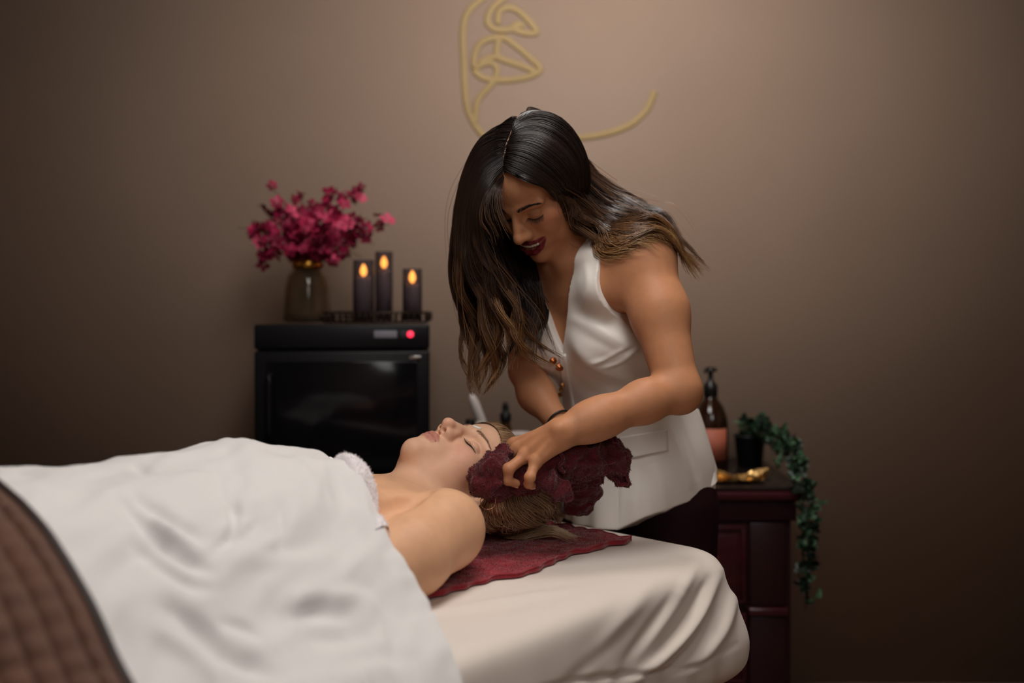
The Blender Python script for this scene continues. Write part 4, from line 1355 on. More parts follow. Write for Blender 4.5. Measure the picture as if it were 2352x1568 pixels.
# left hand: knuckles index..little, seen from the little finger side
K = [P(1182, 1022, 1.700), P(1190, 1032, 1.676), P(1206, 1048, 1.652), P(1230, 1062, 1.634)]
wr_pts = [WR + V(-.004, .014, .004), WR + V(-.006, .006, .003), WR + V(-.004, -.002, -.002), WR + V(.0, -.008, -.008)]
for a, b, r in zip(wr_pts, K, (.0165, .0165, .0155, .0140)):
    SW.rc(a, b, .0152, r - .0042, .010)
SW.rc(WR, P(1225, 1040, 1.674), .0205, .0165, .02)
nh = unit(V(-.35, -.62, .70))
for k_, w0 in zip(K, wr_pts):                                   # tendons on the back of the hand
    SW.rc(w0 * .66 + k_ * .34 + .0130 * nh, k_ + .0075 * nh, .0028, .0036, .006)
for k_, r in zip(K, (.0105, .0110, .0105, .0095)):
    SW.el(k_ + V(-.001, -.002, .003), (r, r, r), None, .006)
fing = [
    ([K[0], P(1148, 1042, 1.700), P(1134, 1072, 1.690), P(1128, 1090, 1.690)], (.0095, .0088, .0078, .0068)),
    ([K[1], P(1150, 1060, 1.668), P(1138, 1090, 1.660), P(1140, 1108, 1.662)], (.0100, .0090, .0080, .0070)),
    ([K[2], P(1168, 1077, 1.626), P(1166, 1103, 1.628), P(1185, 1110, 1.640)], (.0095, .0090, .0080, .0070)),
    ([K[3], P(1217, 1096, 1.612), P(1214, 1111, 1.622), P(1222, 1114, 1.642)], (.0088, .0082, .0076, .0066)),
]
for pts, rs in fing:
    SW.rc(pts[0], pts[1], rs[0], rs[1], .007)
    SW.rc(pts[1], pts[2], rs[1], rs[2], .003)
    SW.rc(pts[2], pts[3], rs[2], rs[3], .003)
    SW.el(pts[1], (rs[1] * 1.08,) * 3, None, .004)
th_ = [WR + V(-.012, .016, -.012), P(1235, 1062, 1.70), P(1205, 1088, 1.705), P(1180, 1098, 1.70)]
SW.chain(th_, (.016, .013, .0105, .009), .010)
# far (right) arm
SHR = NB - .150 * WL + V(0, 0, -.045)
ELR = P(1209, 852, 1.985); WRR = P(1294, 985, 1.865)
SW.el(SHR, (.052, .052, .058), None, .03)
SW.rc(NB - .10 * WL + V(0, 0, -.09), SHR, .045, .046, .03)
SW.rc(SHR, ELR, .044, .034, .015)
SW.rc(ELR, P(1232, 905, 1.94), .034, .0315, .012)
SW.rc(P(1232, 905, 1.94), WRR, .0315, .022, .03)
KR = [P(1322, 1040, 1.80), P(1340, 1046, 1.80), P(1354, 1054, 1.805), P(1364, 1062, 1.815)]
for i, k_ in enumerate(KR):
    SW.rc(WRR + V(0, -.01, -.005), k_, .018, .0125, .014)
    e1 = k_ + V(.004 - .004 * i, -.034, -.020); e2 = e1 + V(.002, .004, -.018); e3 = e2 + V(.0, .014, -.006)
    SW.chain([k_, e1, e2, e3], (.0095, .0088, .0078, .0068), .003)
SW.chain([WRR + V(-.012, -.015, -.012), P(1296, 1058, 1.79), P(1300, 1086, 1.765)], (.015, .0125, .0095), .01)
# mesh: finer for the head and the near hand
bh = (V(-.10, 1.70, 1.265), V(.17, 1.97, 1.55))
bh2 = (V(-.075, 1.575, .875), V(.105, 1.735, 1.02))
W1 = sdf_mesh(SW, *bh, .0014)
W2 = sdf_mesh(SW, *bh2, .0014)
W3 = sdf_mesh(SW, V(-.12, 1.55, .76), V(.48, 2.24, 1.42), .003)
W3 = drop_inside(*W3, *bh, .003); W3 = drop_inside(*W3, *bh2, .003)
wv, wf = merge([W1, W2, W3])
lm = lip_mask(HW_, wv, lips_w)[:, None]
pl = HW_.loc(wv)
tone = np.broadcast_to(V(*srgb(184, 128, 92)), wv.shape).copy()
ck = np.zeros(len(wv))
for s in (-1, 1):
    ck = np.maximum(ck, np.exp(-(np.linalg.norm((pl - V(s * .05, .05, -.018)) / V(.022, .03, .018), axis=1)) ** 2))
tone = tone * (1 - .4 * ck[:, None]) + V(*srgb(176, 92, 72)) * .4 * ck[:, None]
# eye shadow
es = np.zeros(len(wv))
for s in (-1, 1):
    es = np.maximum(es, np.exp(-(np.linalg.norm((pl - V(s * .036, .08, .002)) / V(.016, .03, .0075), axis=1)) ** 2))
tone = tone * (1 - .35 * es[:, None]) + V(*srgb(120, 70, 40)) * .35 * es[:, None]
tone = tone * (1 - lm) + V(*srgb(108, 28, 38)) * lm
woman = thing('person', 'standing woman with long brown hair and white vest holding a towel', 'person', (HIP[0], HIP[1], 0))
link('body', mesh_np('body', wv, wf, m_skin_w, attrs={'tone': tone}), woman)
bv_w = face_bvh(wv, wf, HW_)
lashes_brows(HW_, bv_w, woman, m_lash, mat('dark_brow', srgb(52, 32, 24), .6), .0135, brow_rad=.0005)
# teeth
m_teeth = mat('teeth', srgb(236, 228, 214), .25, .5)
for i, x in enumerate((-.0185, -.0135, -.0082, -.0028, .0028, .0082, .0135, .0185)):
    hgt = (.0034, .004, .0045, .0049, .0049, .0045, .004, .0034)[i]
    y = .0955 - 13 * x * x
    v = MB().box((-.0026, -.002, -hgt), (.0026, .002, .002), .0011)
    vv = v.v[0]; ang = math.atan(24 * x)
    xx = vv[:, 0] * math.cos(ang) + vv[:, 1] * math.sin(ang); yy = -vv[:, 0] * math.sin(ang) + vv[:, 1] * math.cos(ang)
    vv[:] = HW_.C + np.stack([xx + x, yy + y, vv[:, 2] - .0600], 1) @ HW_.R
    v.build('tooth', m_teeth, woman)
# finger nails
m_nail = mat('nail', srgb(214, 164, 140), .25)
for pts, rs in fing[2:]:
    d = unit(pts[3] - pts[2]); n_ = unit(np.cross(d, V(0, .3, 1)))
    n_ = unit(np.array(pts[3]) - K[2] - ((np.array(pts[3]) - K[2]) @ d) * d)
    R_ = np.stack([np.cross(d, n_), d, n_])
    S_ = SDF(); S_.el(pts[3] + .0056 * n_ + .001 * d, V(.0048, .0062, .0016), R_, .001)
    v, f = sdf_mesh(S_, pts[3] - .016, pts[3] + .016, .0007)
    link('fingernail', mesh_np('fingernail', v, f, m_nail), woman)

# ---- white vest
m_vest = mat('white_satin', srgb(240, 234, 226), .36, .5, sheen=.1, bump=.00015, bscale=700)
ST = SDF(); torso(ST, .006)
for s in (-1, 1):
    ST.rc(NB + .055 * WF + s * .02 * WL + V(0, 0, -.04), NB + .035 * WF + s * .135 * WL + V(0, 0, -.02), .017, .018, .018)
    ST.rc(NB + .02 * WF + s * .10 * WL + V(0, 0, -.09), NB + s * .15 * WL + V(0, 0, -.05), .052, .052, .03)
# flared skirt of the vest
ST.rc(WAIST + V(0, 0, -.02), HIP + V(.0, .0, -.03), .10, .125, .06)
SK = np.stack([WL, WF, UZ])
ST.el(HIP + V(.004, .0, -.140), (.152, .142, .21), SK, .06)
def vest_fn(p):
    d = ST(p)
    c = centre(p[:, 2]); q = p[:, :2] - c
    l_ = q @ WL[:2]; f_ = q @ WF[:2]; z = p[:, 2]
    # soft folds
    d = d - .0026 * np.sin((l_ * .8 + z * .75) * 95 + 5 * f_) * smooth(z, 1.17, 1.08) * smooth(z, .99, 1.03) * smooth(l_, -.02, .06)
    d = d - .0035 * np.sin(l_ * 85 + f_ * 30 + 2.5 * z) * smooth(z, .95, .80)
    # neckline, arm holes, neck, hem
    vee = np.where(f_ > 0, .074 * np.clip((z - 1.098) / .21, -.5, 1.3) - np.abs(l_ + .006), -1)
    arm_z = [1.035, 1.08, 1.105, 1.135, 1.18, 1.24, 1.30, 1.36]
    arm = np.abs(l_) - np.interp(z, arm_z, [.30, .22, .165, .136, .120, .114, .112, .112])
    nk = .064 - np.linalg.norm(p - (NB + V(-.01, -.01, .03)), axis=1)
    hem = (.750 + .10 * np.clip(l_ + .02, -1, 1) * .55 - .30 * np.minimum(f_ + .02, 0) * .5 + .5 * np.maximum(l_ - .05, 0)) - z
    e = np.maximum.reduce([d, vee * .9, arm * .8, nk, hem])
    # hollow inside so that the body fits
    return e
vv, vf = sdf_mesh(vest_fn, V(-.05, 1.72, .74), V(.52, 2.30, 1.40), .0024)
VEST_FOLDS = [
    ([(1352, 838), (1395, 826), (1440, 802)], .0045, 7), ([(1380, 848), (1428, 828), (1472, 796)], .0045, 6),
    ([(1368, 842), (1420, 815), (1450, 800)], -.0035, 5), ([(1300, 730), (1345, 742), (1410, 775), (1455, 800)], .0035, 13),
    ([(1325, 760), (1380, 790), (1430, 815)], -.0030, 13), ([(1330, 880), (1400, 905), (1480, 890)], -.003, 12), ([(1340, 910), (1420, 930), (1490, 905)], .003, 10),
    ([(1442, 1055), (1432, 1120), (1425, 1205)], .0025, 9), ([(1530, 960), (1562, 1040), (1590, 1130)], .006, 11), ([(1556, 950), (1588, 1040), (1606, 1110)], -.005, 8),
    ([(1500, 1060), (1520, 1120), (1530, 1190)], .004, 14), ([(1470, 1060), (1480, 1130), (1478, 1200)], -.003, 12), ([(1421, 1095), (1421, 1150), (1421, 1208)], -.0012, 2.5),
    ([(1345, 600), (1350, 660), (1330, 740)], .0025, 9), ([(1385, 600), (1388, 660), (1398, 720)], .0025, 8)]
vn_ = vnormals(vv, vf)
fr_ = (vn_[:, 1] < .3)[:, None]
vv = np.where(fr_, folds(vv, vn_, VEST_FOLDS), vv)
vest = link('vest', mesh_np('vest', vv, vf, m_vest), woman)
vest['label'] = 'sleeveless white satin vest with deep neckline'
used, inv = np.unique(vf, return_inverse=True)
bvh_v = BVHTree.FromPolygons([tuple(x) for x in vv], [tuple(int(i) for i in q) for q in vf])
def on_vest(px, py, lift=.001):
    """point on the vest's front seen at this place in the picture"""
    o = V(0, 0, CAM_Z); d = unit(P(px, py, 1.0) - o)
    h = bvh_v.ray_cast(Vector(o), Vector(d))
    if h[0] is None: return None, None
    return V(*h[0]) + lift * V(*h[1]), V(*h[1])
def patch(name, quad, m, parent, th=.0022, nu=14, nv=14):
    """thin cloth piece lying on the vest, its corners given in picture coordinates"""
    g, nr = [], []
    for i in range(nu):
        for j in range(nv):
            a, b = i / (nu - 1), j / (nv - 1)
            q = (1 - a) * (1 - b) * V(*quad[0]) + a * (1 - b) * V(*quad[1]) + a * b * V(*quad[2]) + (1 - a) * b * V(*quad[3])
            p, n = on_vest(q[0], q[1], th)
            if p is None: p, n = (g[-1], nr[-1]) if g else (P(*q, 1.9), -WF)
            g.append(p); nr.append(n)
    g = np.array(g); nr = np.array(nr)
    v, f = merge([(g, grid_faces(nu, nv)), (g - nr * th * .9, grid_faces(nu, nv)[:, ::-1])])
    rimi = [i * nv for i in range(nu)] + [(nu - 1) * nv + j for j in range(1, nv)] + [i * nv + nv - 1 for i in range(nu - 2, -1, -1)] + [j for j in range(nv - 2, 0, -1)]
    n0 = len(g)
    rf = np.array([(a, b, b + n0, a + n0) for a, b in zip(rimi, rimi[1:] + rimi[:1])])
    return link(name, mesh_np(name, v, np.vstack([f, rf]), m), parent)
patch('pocket_flap', [(1408, 1006), (1532, 985), (1534, 1035), (1418, 1058)], m_vest, vest, .0028)
patch('placket', [(1284, 815), (1300, 812), (1325, 960), (1300, 965)], m_vest, vest, .003, 5, 20)
# back panel of the vest that swings out behind her hip
nu, nv = 30, 30
TL, TR_, BR, BL_ = P(1560, 925, 1.99), P(1602, 940, 2.03), P(1650, 1080, 2.03), P(1585, 1150, 1.96)
g = np.zeros((nu, nv, 3))
for i in range(nu):
    for j in range(nv):
        a, b = i / (nu - 1), j / (nv - 1)
        g[i, j] = (1 - a) * ((1 - b) * TL + b * TR_) + a * ((1 - b) * BL_ + b * BR)
        g[i, j] += .010 * a * math.sin(b * 9 + a * 2) * V(.3, -1, 0) + .02 * math.sin(b * math.pi) * a * V(.2, -1, 0)
g = g.reshape(-1, 3); gf = grid_faces(nu, nv)
gn = vnormals(g, gf)
v, f = merge([(g, gf), (g - gn * .003, gf[:, ::-1])])
link('back_panel', mesh_np('back_panel', v, f, m_vest), vest)
m_copper = mat('copper_button', srgb(172, 100, 60), .3, metal=1)
m_goldb = mat('gold_button', srgb(214, 160, 82), .25, metal=1)
def stud(px, py, r, m, name='button'):
    p, n = on_vest(px, py, .004)
    if p is None: return
    S_ = SDF()
    rg = random.Random(int(px * py))
    for i in range(7):
        a = i * .9; S_.el(p + r * .55 * V(math.cos(a), .3 * math.cos(a), math.sin(a)), V(1, 1, 1) * r * .45, None, r * .1)
    S_.el(p + .2 * r * n, V(1, 1, 1) * r * .55, None, r * .1)
    v, f = sdf_mesh(S_, p - 2.2 * r, p + 2.2 * r, r / 7)
    link(name, mesh_np(name, v, f, m), vest)
stud(1272, 826, .0075, m_copper); stud(1287, 840, .0085, m_copper)
for px, py in ((1296, 880), (1293, 892), (1290, 905), (1288, 918)):
    stud(px, py, .0055, m_goldb)
# black bracelet on the far wrist
a = np.linspace(0, 2 * math.pi, 25)[:-1]
ax = unit(WRR - P(1232, 905, 1.94)); e1 = unit(np.cross(ax, UZ)); e2 = np.cross(ax, e1)
pb = P(1284, 968, 1.878)
sph = MB().lathe([(0, -.003), (.0021, -.0021), (.003, 0), (.0021, .0021), (0, .003)], 8).mesh('bead', mat('black_bead', (.01, .01, .01), .3))
brc = MB()
ring = pb + .0262 * (np.cos(np.linspace(0, 2 * math.pi, 41))[:, None] * e1 + np.sin(np.linspace(0, 2 * math.pi, 41))[:, None] * e2)
brc.tube(ring, .0022 + .0009 * np.sin(np.arange(41) * math.pi) ** 2, 8, cap=False)
bo = brc.build('bracelet', mat('black_cord', (.012, .012, .014), .4), woman)

# ---- trousers and shoes (behind the table)
m_trouser = mat('dark_burgundy_trousers', srgb(36, 12, 18), .65, .2, noise=.1, nscale=20)
STR = SDF()
STR.el(HIP + V(.006, .004, -.03), (.150, .110, .13), RT, .04)
for s in (-1, 1):
    hpj = HIP + s * .085 * WL + V(.01, .01, -.10)
    STR.chain([hpj, hpj + V(.01, .01, -.34), hpj + V(.012, .015, -.70)], [.088, .066, .060], .03)
tv, tf = sdf_mesh(lambda p: np.maximum(np.maximum(STR(p), p[:, 2] - .93), .07 - p[:, 2]), V(.0, 1.8, .05), V(.6, 2.4, .96), .008)
link('trousers', mesh_np('trousers', tv, tf, m_trouser), woman)
m_shoe = mat('black_shoe', (.015, .013, .013), .4)
for s in (-1, 1):
    c = HIP + s * .085 * WL + V(.022, .025, 0); c[2] = 0
    S_ = SDF()
    S_.rc(c + V(0, 0, .04) - .03 * WF, c + V(0, 0, .032) + .13 * WF, .036, .028, .02)
    S_.rc(c + V(0, 0, .05), c + V(0, 0, .10), .036, .034, .02)
    v, f = sdf_mesh(lambda p: np.maximum(S_(p), .001 - p[:, 2]), c - V(.25, .25, .01), c + V(.25, .25, .15), .006)
    link('shoe', mesh_np('shoe', v, f, m_shoe), woman)

# ---- hair
m_hair_w = mat('brown_hair', (.05, .03, .02), .30, .5, attr='tone')
SCAPW = SDF()
SCAPW.el(HW_.w(0, -.016, .036), V(.0795, .0975, .0815), HW_.R, .01)
SCAPW.el(HW_.w(0, -.045, -.02), V(.066, .050, .070), HW_.R, .04)
def capw(p):
    d = SCAPW(p); q = HW_.loc(p)
    line = q[:, 1] - .060 - .50 * (q[:, 2] - .072) + 9 * np.maximum(np.abs(q[:, 0]) - .03, 0) ** 2 * 1.6
    part = .0032 - np.sqrt(q[:, 0] ** 2 + (np.maximum(q[:, 2] * 0 + .10 - q[:, 2], 0) * .0) ** 2)
    return np.maximum(d, line * .8)
cpv, cpf = sdf_mesh(capw, HW_.C - .14, HW_.C + .14, .0022)
link('hair_roots', mesh_np('hair_roots', cpv, cpf, mat('dark_roots', srgb(34, 24, 20), .5, noise=.2, nscale=80)), woman)
h = HW_.w
def part_root(a):
    """point along the parting, a = 0 at the brow, 1 at the crown"""
    ang = .62 + a * 1.05
    return h(.002, -.016 + .0985 * math.cos(ang), .036 + .0825 * math.sin(ang))
GL = [  # falls over her right side (picture left)
    [part_root(1.25), P(1130, 300, 1.88), P(1088, 370, 1.92), P(1066, 460, 1.94), P(1062, 560, 1.94), P(1075, 650, 1.93), P(1100, 730, 1.92), P(1110, 800, 1.90)],
    [part_root(1.0), P(1112, 310, 1.83), P(1068, 385, 1.86), P(1046, 480, 1.88), P(1046, 590, 1.88), P(1060, 680, 1.88), P(1078, 770, 1.87), P(1088, 850, 1.86), P(1094, 900, 1.86)],
    [part_root(.8), P(1102, 340, 1.80), P(1062, 420, 1.82), P(1050, 520, 1.83), P(1056, 620, 1.83), P(1080, 700, 1.83), P(1104, 790, 1.83), P(1098, 870, 1.83), P(1092, 905, 1.83)],
    [part_root(.55), P(1104, 370, 1.77), P(1074, 450, 1.78), P(1068, 540, 1.79), P(1088, 630, 1.79), P(1122, 710, 1.80), P(1142, 780, 1.80), P(1122, 850, 1.80), P(1100, 900, 1.80)],
    [part_root(.3), P(1112, 400, 1.75), P(1090, 470, 1.75), P(1092, 545, 1.76), P(1120, 630, 1.77), P(1152, 700, 1.78), P(1170, 770, 1.78), P(1178, 825, 1.78)],
    [part_root(.1), P(1122, 430, 1.73), P(1104, 490, 1.73), P(1112, 560, 1.74), P(1150, 640, 1.76), P(1188, 710, 1.77), P(1206, 775, 1.77), P(1228, 822, 1.77), P(1265, 850, 1.77)],
]
GB = [  # dark hair beside the far cheek, then
    [h(-.072, .02, .045), P(1108, 470, 1.80), P(1100, 540, 1.81), P(1120, 620, 1.82), P(1150, 700, 1.83), P(1170, 770, 1.83)],
    [h(-.072, .015, .02), P(1128, 480, 1.81), P(1124, 550, 1.83), P(1150, 630, 1.84), P(1180, 700, 1.85), P(1190, 780, 1.85)],
    [h(-.072, .0, .0), P(1150, 510, 1.85), P(1152, 570, 1.87), P(1180, 640, 1.88), P(1205, 710, 1.88), P(1205, 790, 1.88)],
    # dark locks hanging under the chin, from the nape
    [h(-.07, -.05, -.03), P(1130, 560, 1.90), P(1150, 640, 1.90), P(1176, 720, 1.89), P(1196, 790, 1.88)],
    [h(-.06, -.06, -.06), P(1165, 570, 1.91), P(1190, 650, 1.90), P(1212, 730, 1.89), P(1212, 800, 1.88)],
    [h(-.05, -.04, -.07), P(1195, 585, 1.90), P(1216, 660, 1.885), P(1232, 720, 1.875), P(1222, 790, 1.87)],
    [h(-.055, -.03, -.075), P(1222, 600, 1.90), P(1236, 660, 1.88), P(1244, 710, 1.87), P(1236, 770, 1.86), P(1260, 830, 1.85)],
]
GR = [  # swept back over her left shoulder (picture right)
    [part_root(1.35), P(1220, 248, 1.90), P(1282, 282, 1.95), P(1335, 360, 1.98), P(1390, 432, 1.99), P(1455, 480, 1.98), P(1518, 540, 1.96), P(1560, 590, 1.93), P(1600, 632, 1.92)],
    [part_root(1.1), P(1228, 262, 1.86), P(1290, 310, 1.90), P(1345, 392, 1.93), P(1405, 455, 1.94), P(1475, 492, 1.92), P(1530, 545, 1.89), P(1572, 600, 1.87), P(1604, 628, 1.87)],
    [part_root(.85), P(1228, 295, 1.82), P(1290, 355, 1.85), P(1345, 435, 1.88), P(1400, 495, 1.88), P(1455, 512, 1.86), P(1510, 522, 1.83), P(1550, 565, 1.81), P(1580, 615, 1.80)],
    [part_root(.6), P(1222, 335, 1.78), P(1282, 392, 1.81), P(1330, 462, 1.84), P(1380, 520, 1.85), P(1425, 545, 1.83), P(1470, 530, 1.80), P(1520, 520, 1.79)],
    [part_root(.35), P(1215, 375, 1.75), P(1270, 420, 1.78), P(1305, 470, 1.81), P(1345, 522, 1.83), P(1385, 560, 1.83), P(1415, 575, 1.82)],
    [part_root(.12), P(1205, 412, 1.73), P(1248, 428, 1.75), P(1282, 455, 1.79), P(1306, 500, 1.82), P(1340, 535, 1.84), P(1378, 555, 1.85)],
]
GS = [  # lighter locks curling over the shoulder
    [P(1330, 440, 1.88), P(1380, 500, 1.86), P(1410, 540, 1.815), P(1450, 540, 1.785), P(1500, 520, 1.785), P(1545, 555, 1.80), P(1580, 600, 1.83), P(1606, 632, 1.85)],
    [P(1350, 450, 1.89), P(1400, 505, 1.86), P(1440, 525, 1.82), P(1490, 508, 1.80), P(1530, 535, 1.81), P(1560, 590, 1.83), P(1590, 640, 1.85)],
    [P(1320, 450, 1.87), P(1365, 520, 1.85), P(1395, 560, 1.82), P(1425, 560, 1.79), P(1470, 535, 1.785), P(1515, 525, 1.79), P(1550, 570, 1.81)],
    [P(1310, 460, 1.86), P(1345, 520, 1.85), P(1380, 560, 1.83), P(1410, 585, 1.80), P(1440, 580, 1.785), P(1455, 565, 1.78)],
]
GF = [  # fringe strands over the brow
    [part_root(-.05), P(1150, 440, 1.715), P(1152, 470, 1.705), P(1162, 500, 1.70), P(1176, 525, 1.70), P(1186, 548, 1.71)],
    [part_root(-.08), P(1138, 438, 1.715), P(1132, 462, 1.705), P(1138, 495, 1.70), P(1150, 525, 1.70), P(1162, 545, 1.71)],
    [part_root(-.02), P(1120, 440, 1.725), P(1106, 470, 1.72), P(1104, 510, 1.715), P(1125, 545, 1.72), P(1130, 590, 1.74)],
]
rw = np.random.default_rng(31)
late = lambda t: smooth(t, .18, .7)
sets = [hair_strands(GL, 4400, 36, 34, .0085, .0028, .016, 2.6, .00062, ramp=lambda t: smooth(t, .28, .85), cut=(.5, 1.0), gather=.75, rng=rw),
        hair_strands(GB, 2200, 30, 40, .007, .0034, .009, 2.2, .00062, ramp=late, cut=(.5, 1.0), gather=.6, rng=rw),
        hair_strands(GR, 4400, 36, 34, .0105, .0030, .016, 2.6, .00062, ramp=lambda t: smooth(t, .25, .8), cut=(.5, 1.0), rng=rw),
        hair_strands(GL, 45, 34, 45, .024, .004, .012, 1.6, .00034, ramp=late, cut=(.5, 1.0), rng=rw),
        hair_strands(GR, 60, 34, 60, .024, .004, .012, 1.6, .00034, ramp=late, cut=(.4, 1.0), rng=rw),
        hair_strands(GF, 70, 24, 9, .003, .0022, .002, 1.0, .00036, cut=(.5, 1.0), rng=rw),
        hair_strands(GS, 700, 34, 12, .006, .0026, .004, 1.6, .0005, cut=(.6, 1.0), rng=rw)]
Cw, Rw, Cl = [], [], []
c0, c1, c2, c3 = [V(*srgb(*c)) for c in ((30, 21, 18), (62, 40, 26), (122, 84, 50), (184, 146, 98))]
for si, (C_, R_, t_, id_) in enumerate(sets):
    C_ = clear_of(C_, SCAPW, rw)
    if si in (2, 6):
        C_ = clear_of(C_, lambda p: np.where(p[:, 2] < 1.36, SW(p), .06), rw, .002, .008)
    if C_.shape[1] != 36:
        idx = np.linspace(0, C_.shape[1] - 1, 36); i0 = np.clip(idx.astype(int), 0, C_.shape[1] - 2); fr = (idx - i0)
        lerp = lambda A: A[:, i0] * (1 - fr).reshape((1, -1) + (1,) * (A.ndim - 2)) + A[:, i0 + 1] * fr.reshape((1, -1) + (1,) * (A.ndim - 2))
        C_, R_, t_ = lerp(C_), lerp(R_), lerp(t_)
    j = rw.random(200)[id_][:, None] * .5 + rw.random((len(C_), 1)) * .25
    warm = (-.10, -.40, -.02, .1, .15, -.12, .22)[si]
    k = np.clip((t_ - (.12, .12, .26, .12, .12, .12, .12)[si]) * (.70 + .5 * j) + (j - .4) * .45 * smooth(t_, .2, .6) + warm * smooth(t_, .1, .5), 0, 1)[..., None]
    cc = np.where(k < .35, c0 + (c1 - c0) * (k / .35), np.where(k < .7, c1 + (c2 - c1) * ((k - .35) / .35), c2 + (c3 - c2) * ((k - .7) / .3)))
    Cw.append(C_); Rw.append(R_); Cl.append(cc)
Cw, Rw, Cl = np.concatenate(Cw), np.concatenate(Rw), np.concatenate(Cl)
hv, hf, hc = tubes(Cw, Rw, Cl)
link('hair', mesh_np('hair', hv, hf, m_hair_w, attrs={'tone': hc}), woman)

# pale parting between the two halves
pr = np.array([part_root(a) for a in np.linspace(-.02, 1.05, 24)])
MB().tube(pr + .0006 * HW_.R[2] + .0012 * np.sin(np.arange(24) * .9)[:, None] * HW_.R[0], np.linspace(.0016, .0026, 24), 8).build('parting', mat('scalp_skin', srgb(150, 116, 96), .6), woman)
# ------------------------------------------------------------------ towels
m_terry_dark = mat('burgundy_terry', srgb(88, 17, 26), .85, .2, sheen=.35, noise=.22, nscale=55, bump=.0012, bscale=330)
m_terry_red = mat('wine_red_terry', srgb(150, 38, 50), .85, .2, sheen=.35, noise=.22, nscale=45, bump=.0010, bscale=330)
m_terry_white = mat('white_terry', srgb(236, 230, 232), .85, .2, sheen=.3, bump=.0010, bscale=330)
def pile(v, f, n, length, width, m, parent, rng, keep=None, lean=.7):
    """short loops of pile standing on a towel's surface"""
    a, b, c = v[f[:, 0]], v[f[:, 1]], v[f[:, 2]]
    fn = np.cross(b - a, c - a); ar = np.linalg.norm(fn, axis=1)
    fn = fn / (ar[:, None] + 1e-12)
    pr = ar if keep is None else ar * keep(a)
    i = rng.choice(len(f), n, p=pr / pr.sum())
    u, w = rng.random((2, n, 1))
    d4 = v[f[i, 3]]
    p = (a[i] * (1 - u) + b[i] * u) * (1 - w) + (d4 * (1 - u) + c[i] * u) * w
    d = fn[i] + lean * rng.normal(size=(n, 3)); d /= np.linalg.norm(d, axis=1)[:, None]
    s = np.cross(d, rng.normal(size=(n, 3))); s /= np.linalg.norm(s, axis=1)[:, None] + 1e-9
    L = length * (.6 + .8 * rng.random((n, 1))); W = width
    bend = rng.normal(size=(n, 3)) * .35 * L
    q = np.stack([p - fn[i] * .001 - s * W, p - fn[i] * .001 + s * W, p + d * L * .6 + s * W * .8 + bend * .4, p + d * L * .6 - s * W * .8 + bend * .4, p + d * L + bend], 1).reshape(-1, 3)
    k = np.arange(n)[:, None] * 5
    faces = [tuple(x) for x in np.hstack([k, k + 1, k + 2, k + 3])] + [tuple(x) for x in np.hstack([k + 3, k + 2, k + 4])]
    o = link('terry_pile', mesh_np('terry_pile', q, faces, m), parent)
    o['kind'] = 'stuff'
    return o

# ---- the towel in her hands
TW = SDF()
TW.chain([P(1158, 1050, 1.672), P(1136, 1082, 1.650), P(1120, 1106, 1.650), P(1121, 1118, 1.662)], [.017, .025, .027, .017], .014)
TW.rc(P(1128, 1112, 1.650), P(1150, 1122, 1.665), .018, .012, .01)
TW.chain([P(1150, 1100, 1.668), P(1195, 1098, 1.668), P(1232, 1085, 1.672)], [.026, .022, .026], .012)
TW.chain([P(1232, 1080, 1.672), P(1290, 1054, 1.690), P(1350, 1050, 1.705), P(1408, 1048, 1.715)], [.024, .032, .029, .022], .02)
TW.rc(P(1300, 1028, 1.70), P(1395, 1024, 1.72), .014, .012, .012)
TW.rc(P(1405, 1028, 1.715), P(1432, 1052, 1.715), .013, .010, .010)
TW.rc(P(1395, 1060, 1.715), P(1430, 1075, 1.715), .018, .010, .010)
TW.chain([P(1408, 1072, 1.72), P(1424, 1094, 1.72), P(1438, 1106, 1.72)], [.012, .008, .004], .008)
TW.rc(P(1402, 1078, 1.722), P(1418, 1104, 1.722), .010, .006, .006)
TW.chain([P(1236, 1082, 1.652), P(1262, 1108, 1.645), P(1284, 1126, 1.645), P(1297, 1140, 1.650)], [.017, .0165, .0145, .009], .006)
TW.rc(P(1300, 1085, 1.70), P(1340, 1078, 1.71), .014, .014, .012)
# part that hangs down in front of her
for x0, x1, d, r in ((1312, 1308, 1.82, .012), (1330, 1320, 1.82, .014), (1350, 1334, 1.83, .014), (1370, 1350, 1.83, .012)):
    TW.chain([P(x0, 1075, 1.735), P((x0 + x1) / 2 + 2, 1125, d - .02), P(x1, 1168 - .1 * (x1 - 1300), d)], [r, r, r * .75], .010)
def towel_fn(p):
    d = TW(p)
    rid = 1 - np.abs(noise3(p * V(38, 38, 46), 3)) * 2
    return d - .0055 * rid - .0030 * noise3(p * 105, 4) - .0014 * noise3(p * 260, 6)
tv, tf = sdf_mesh(towel_fn, V(-.105, 1.575, .80), V(.225, 1.86, 1.01), .0021)
towel = thing('held_towel', 'crumpled burgundy towel gripped in the standing woman\'s hands', 'towel', tuple(P(1200, 1140, 1.67)))
link('cloth', mesh_np('cloth', tv, tf, m_terry_dark), towel)
pile(tv, tf, 34000, .0021, .00042, m_terry_dark, towel, np.random.default_rng(41), keep=lambda a: (a[:, 1] < 1.76) * 1.0)
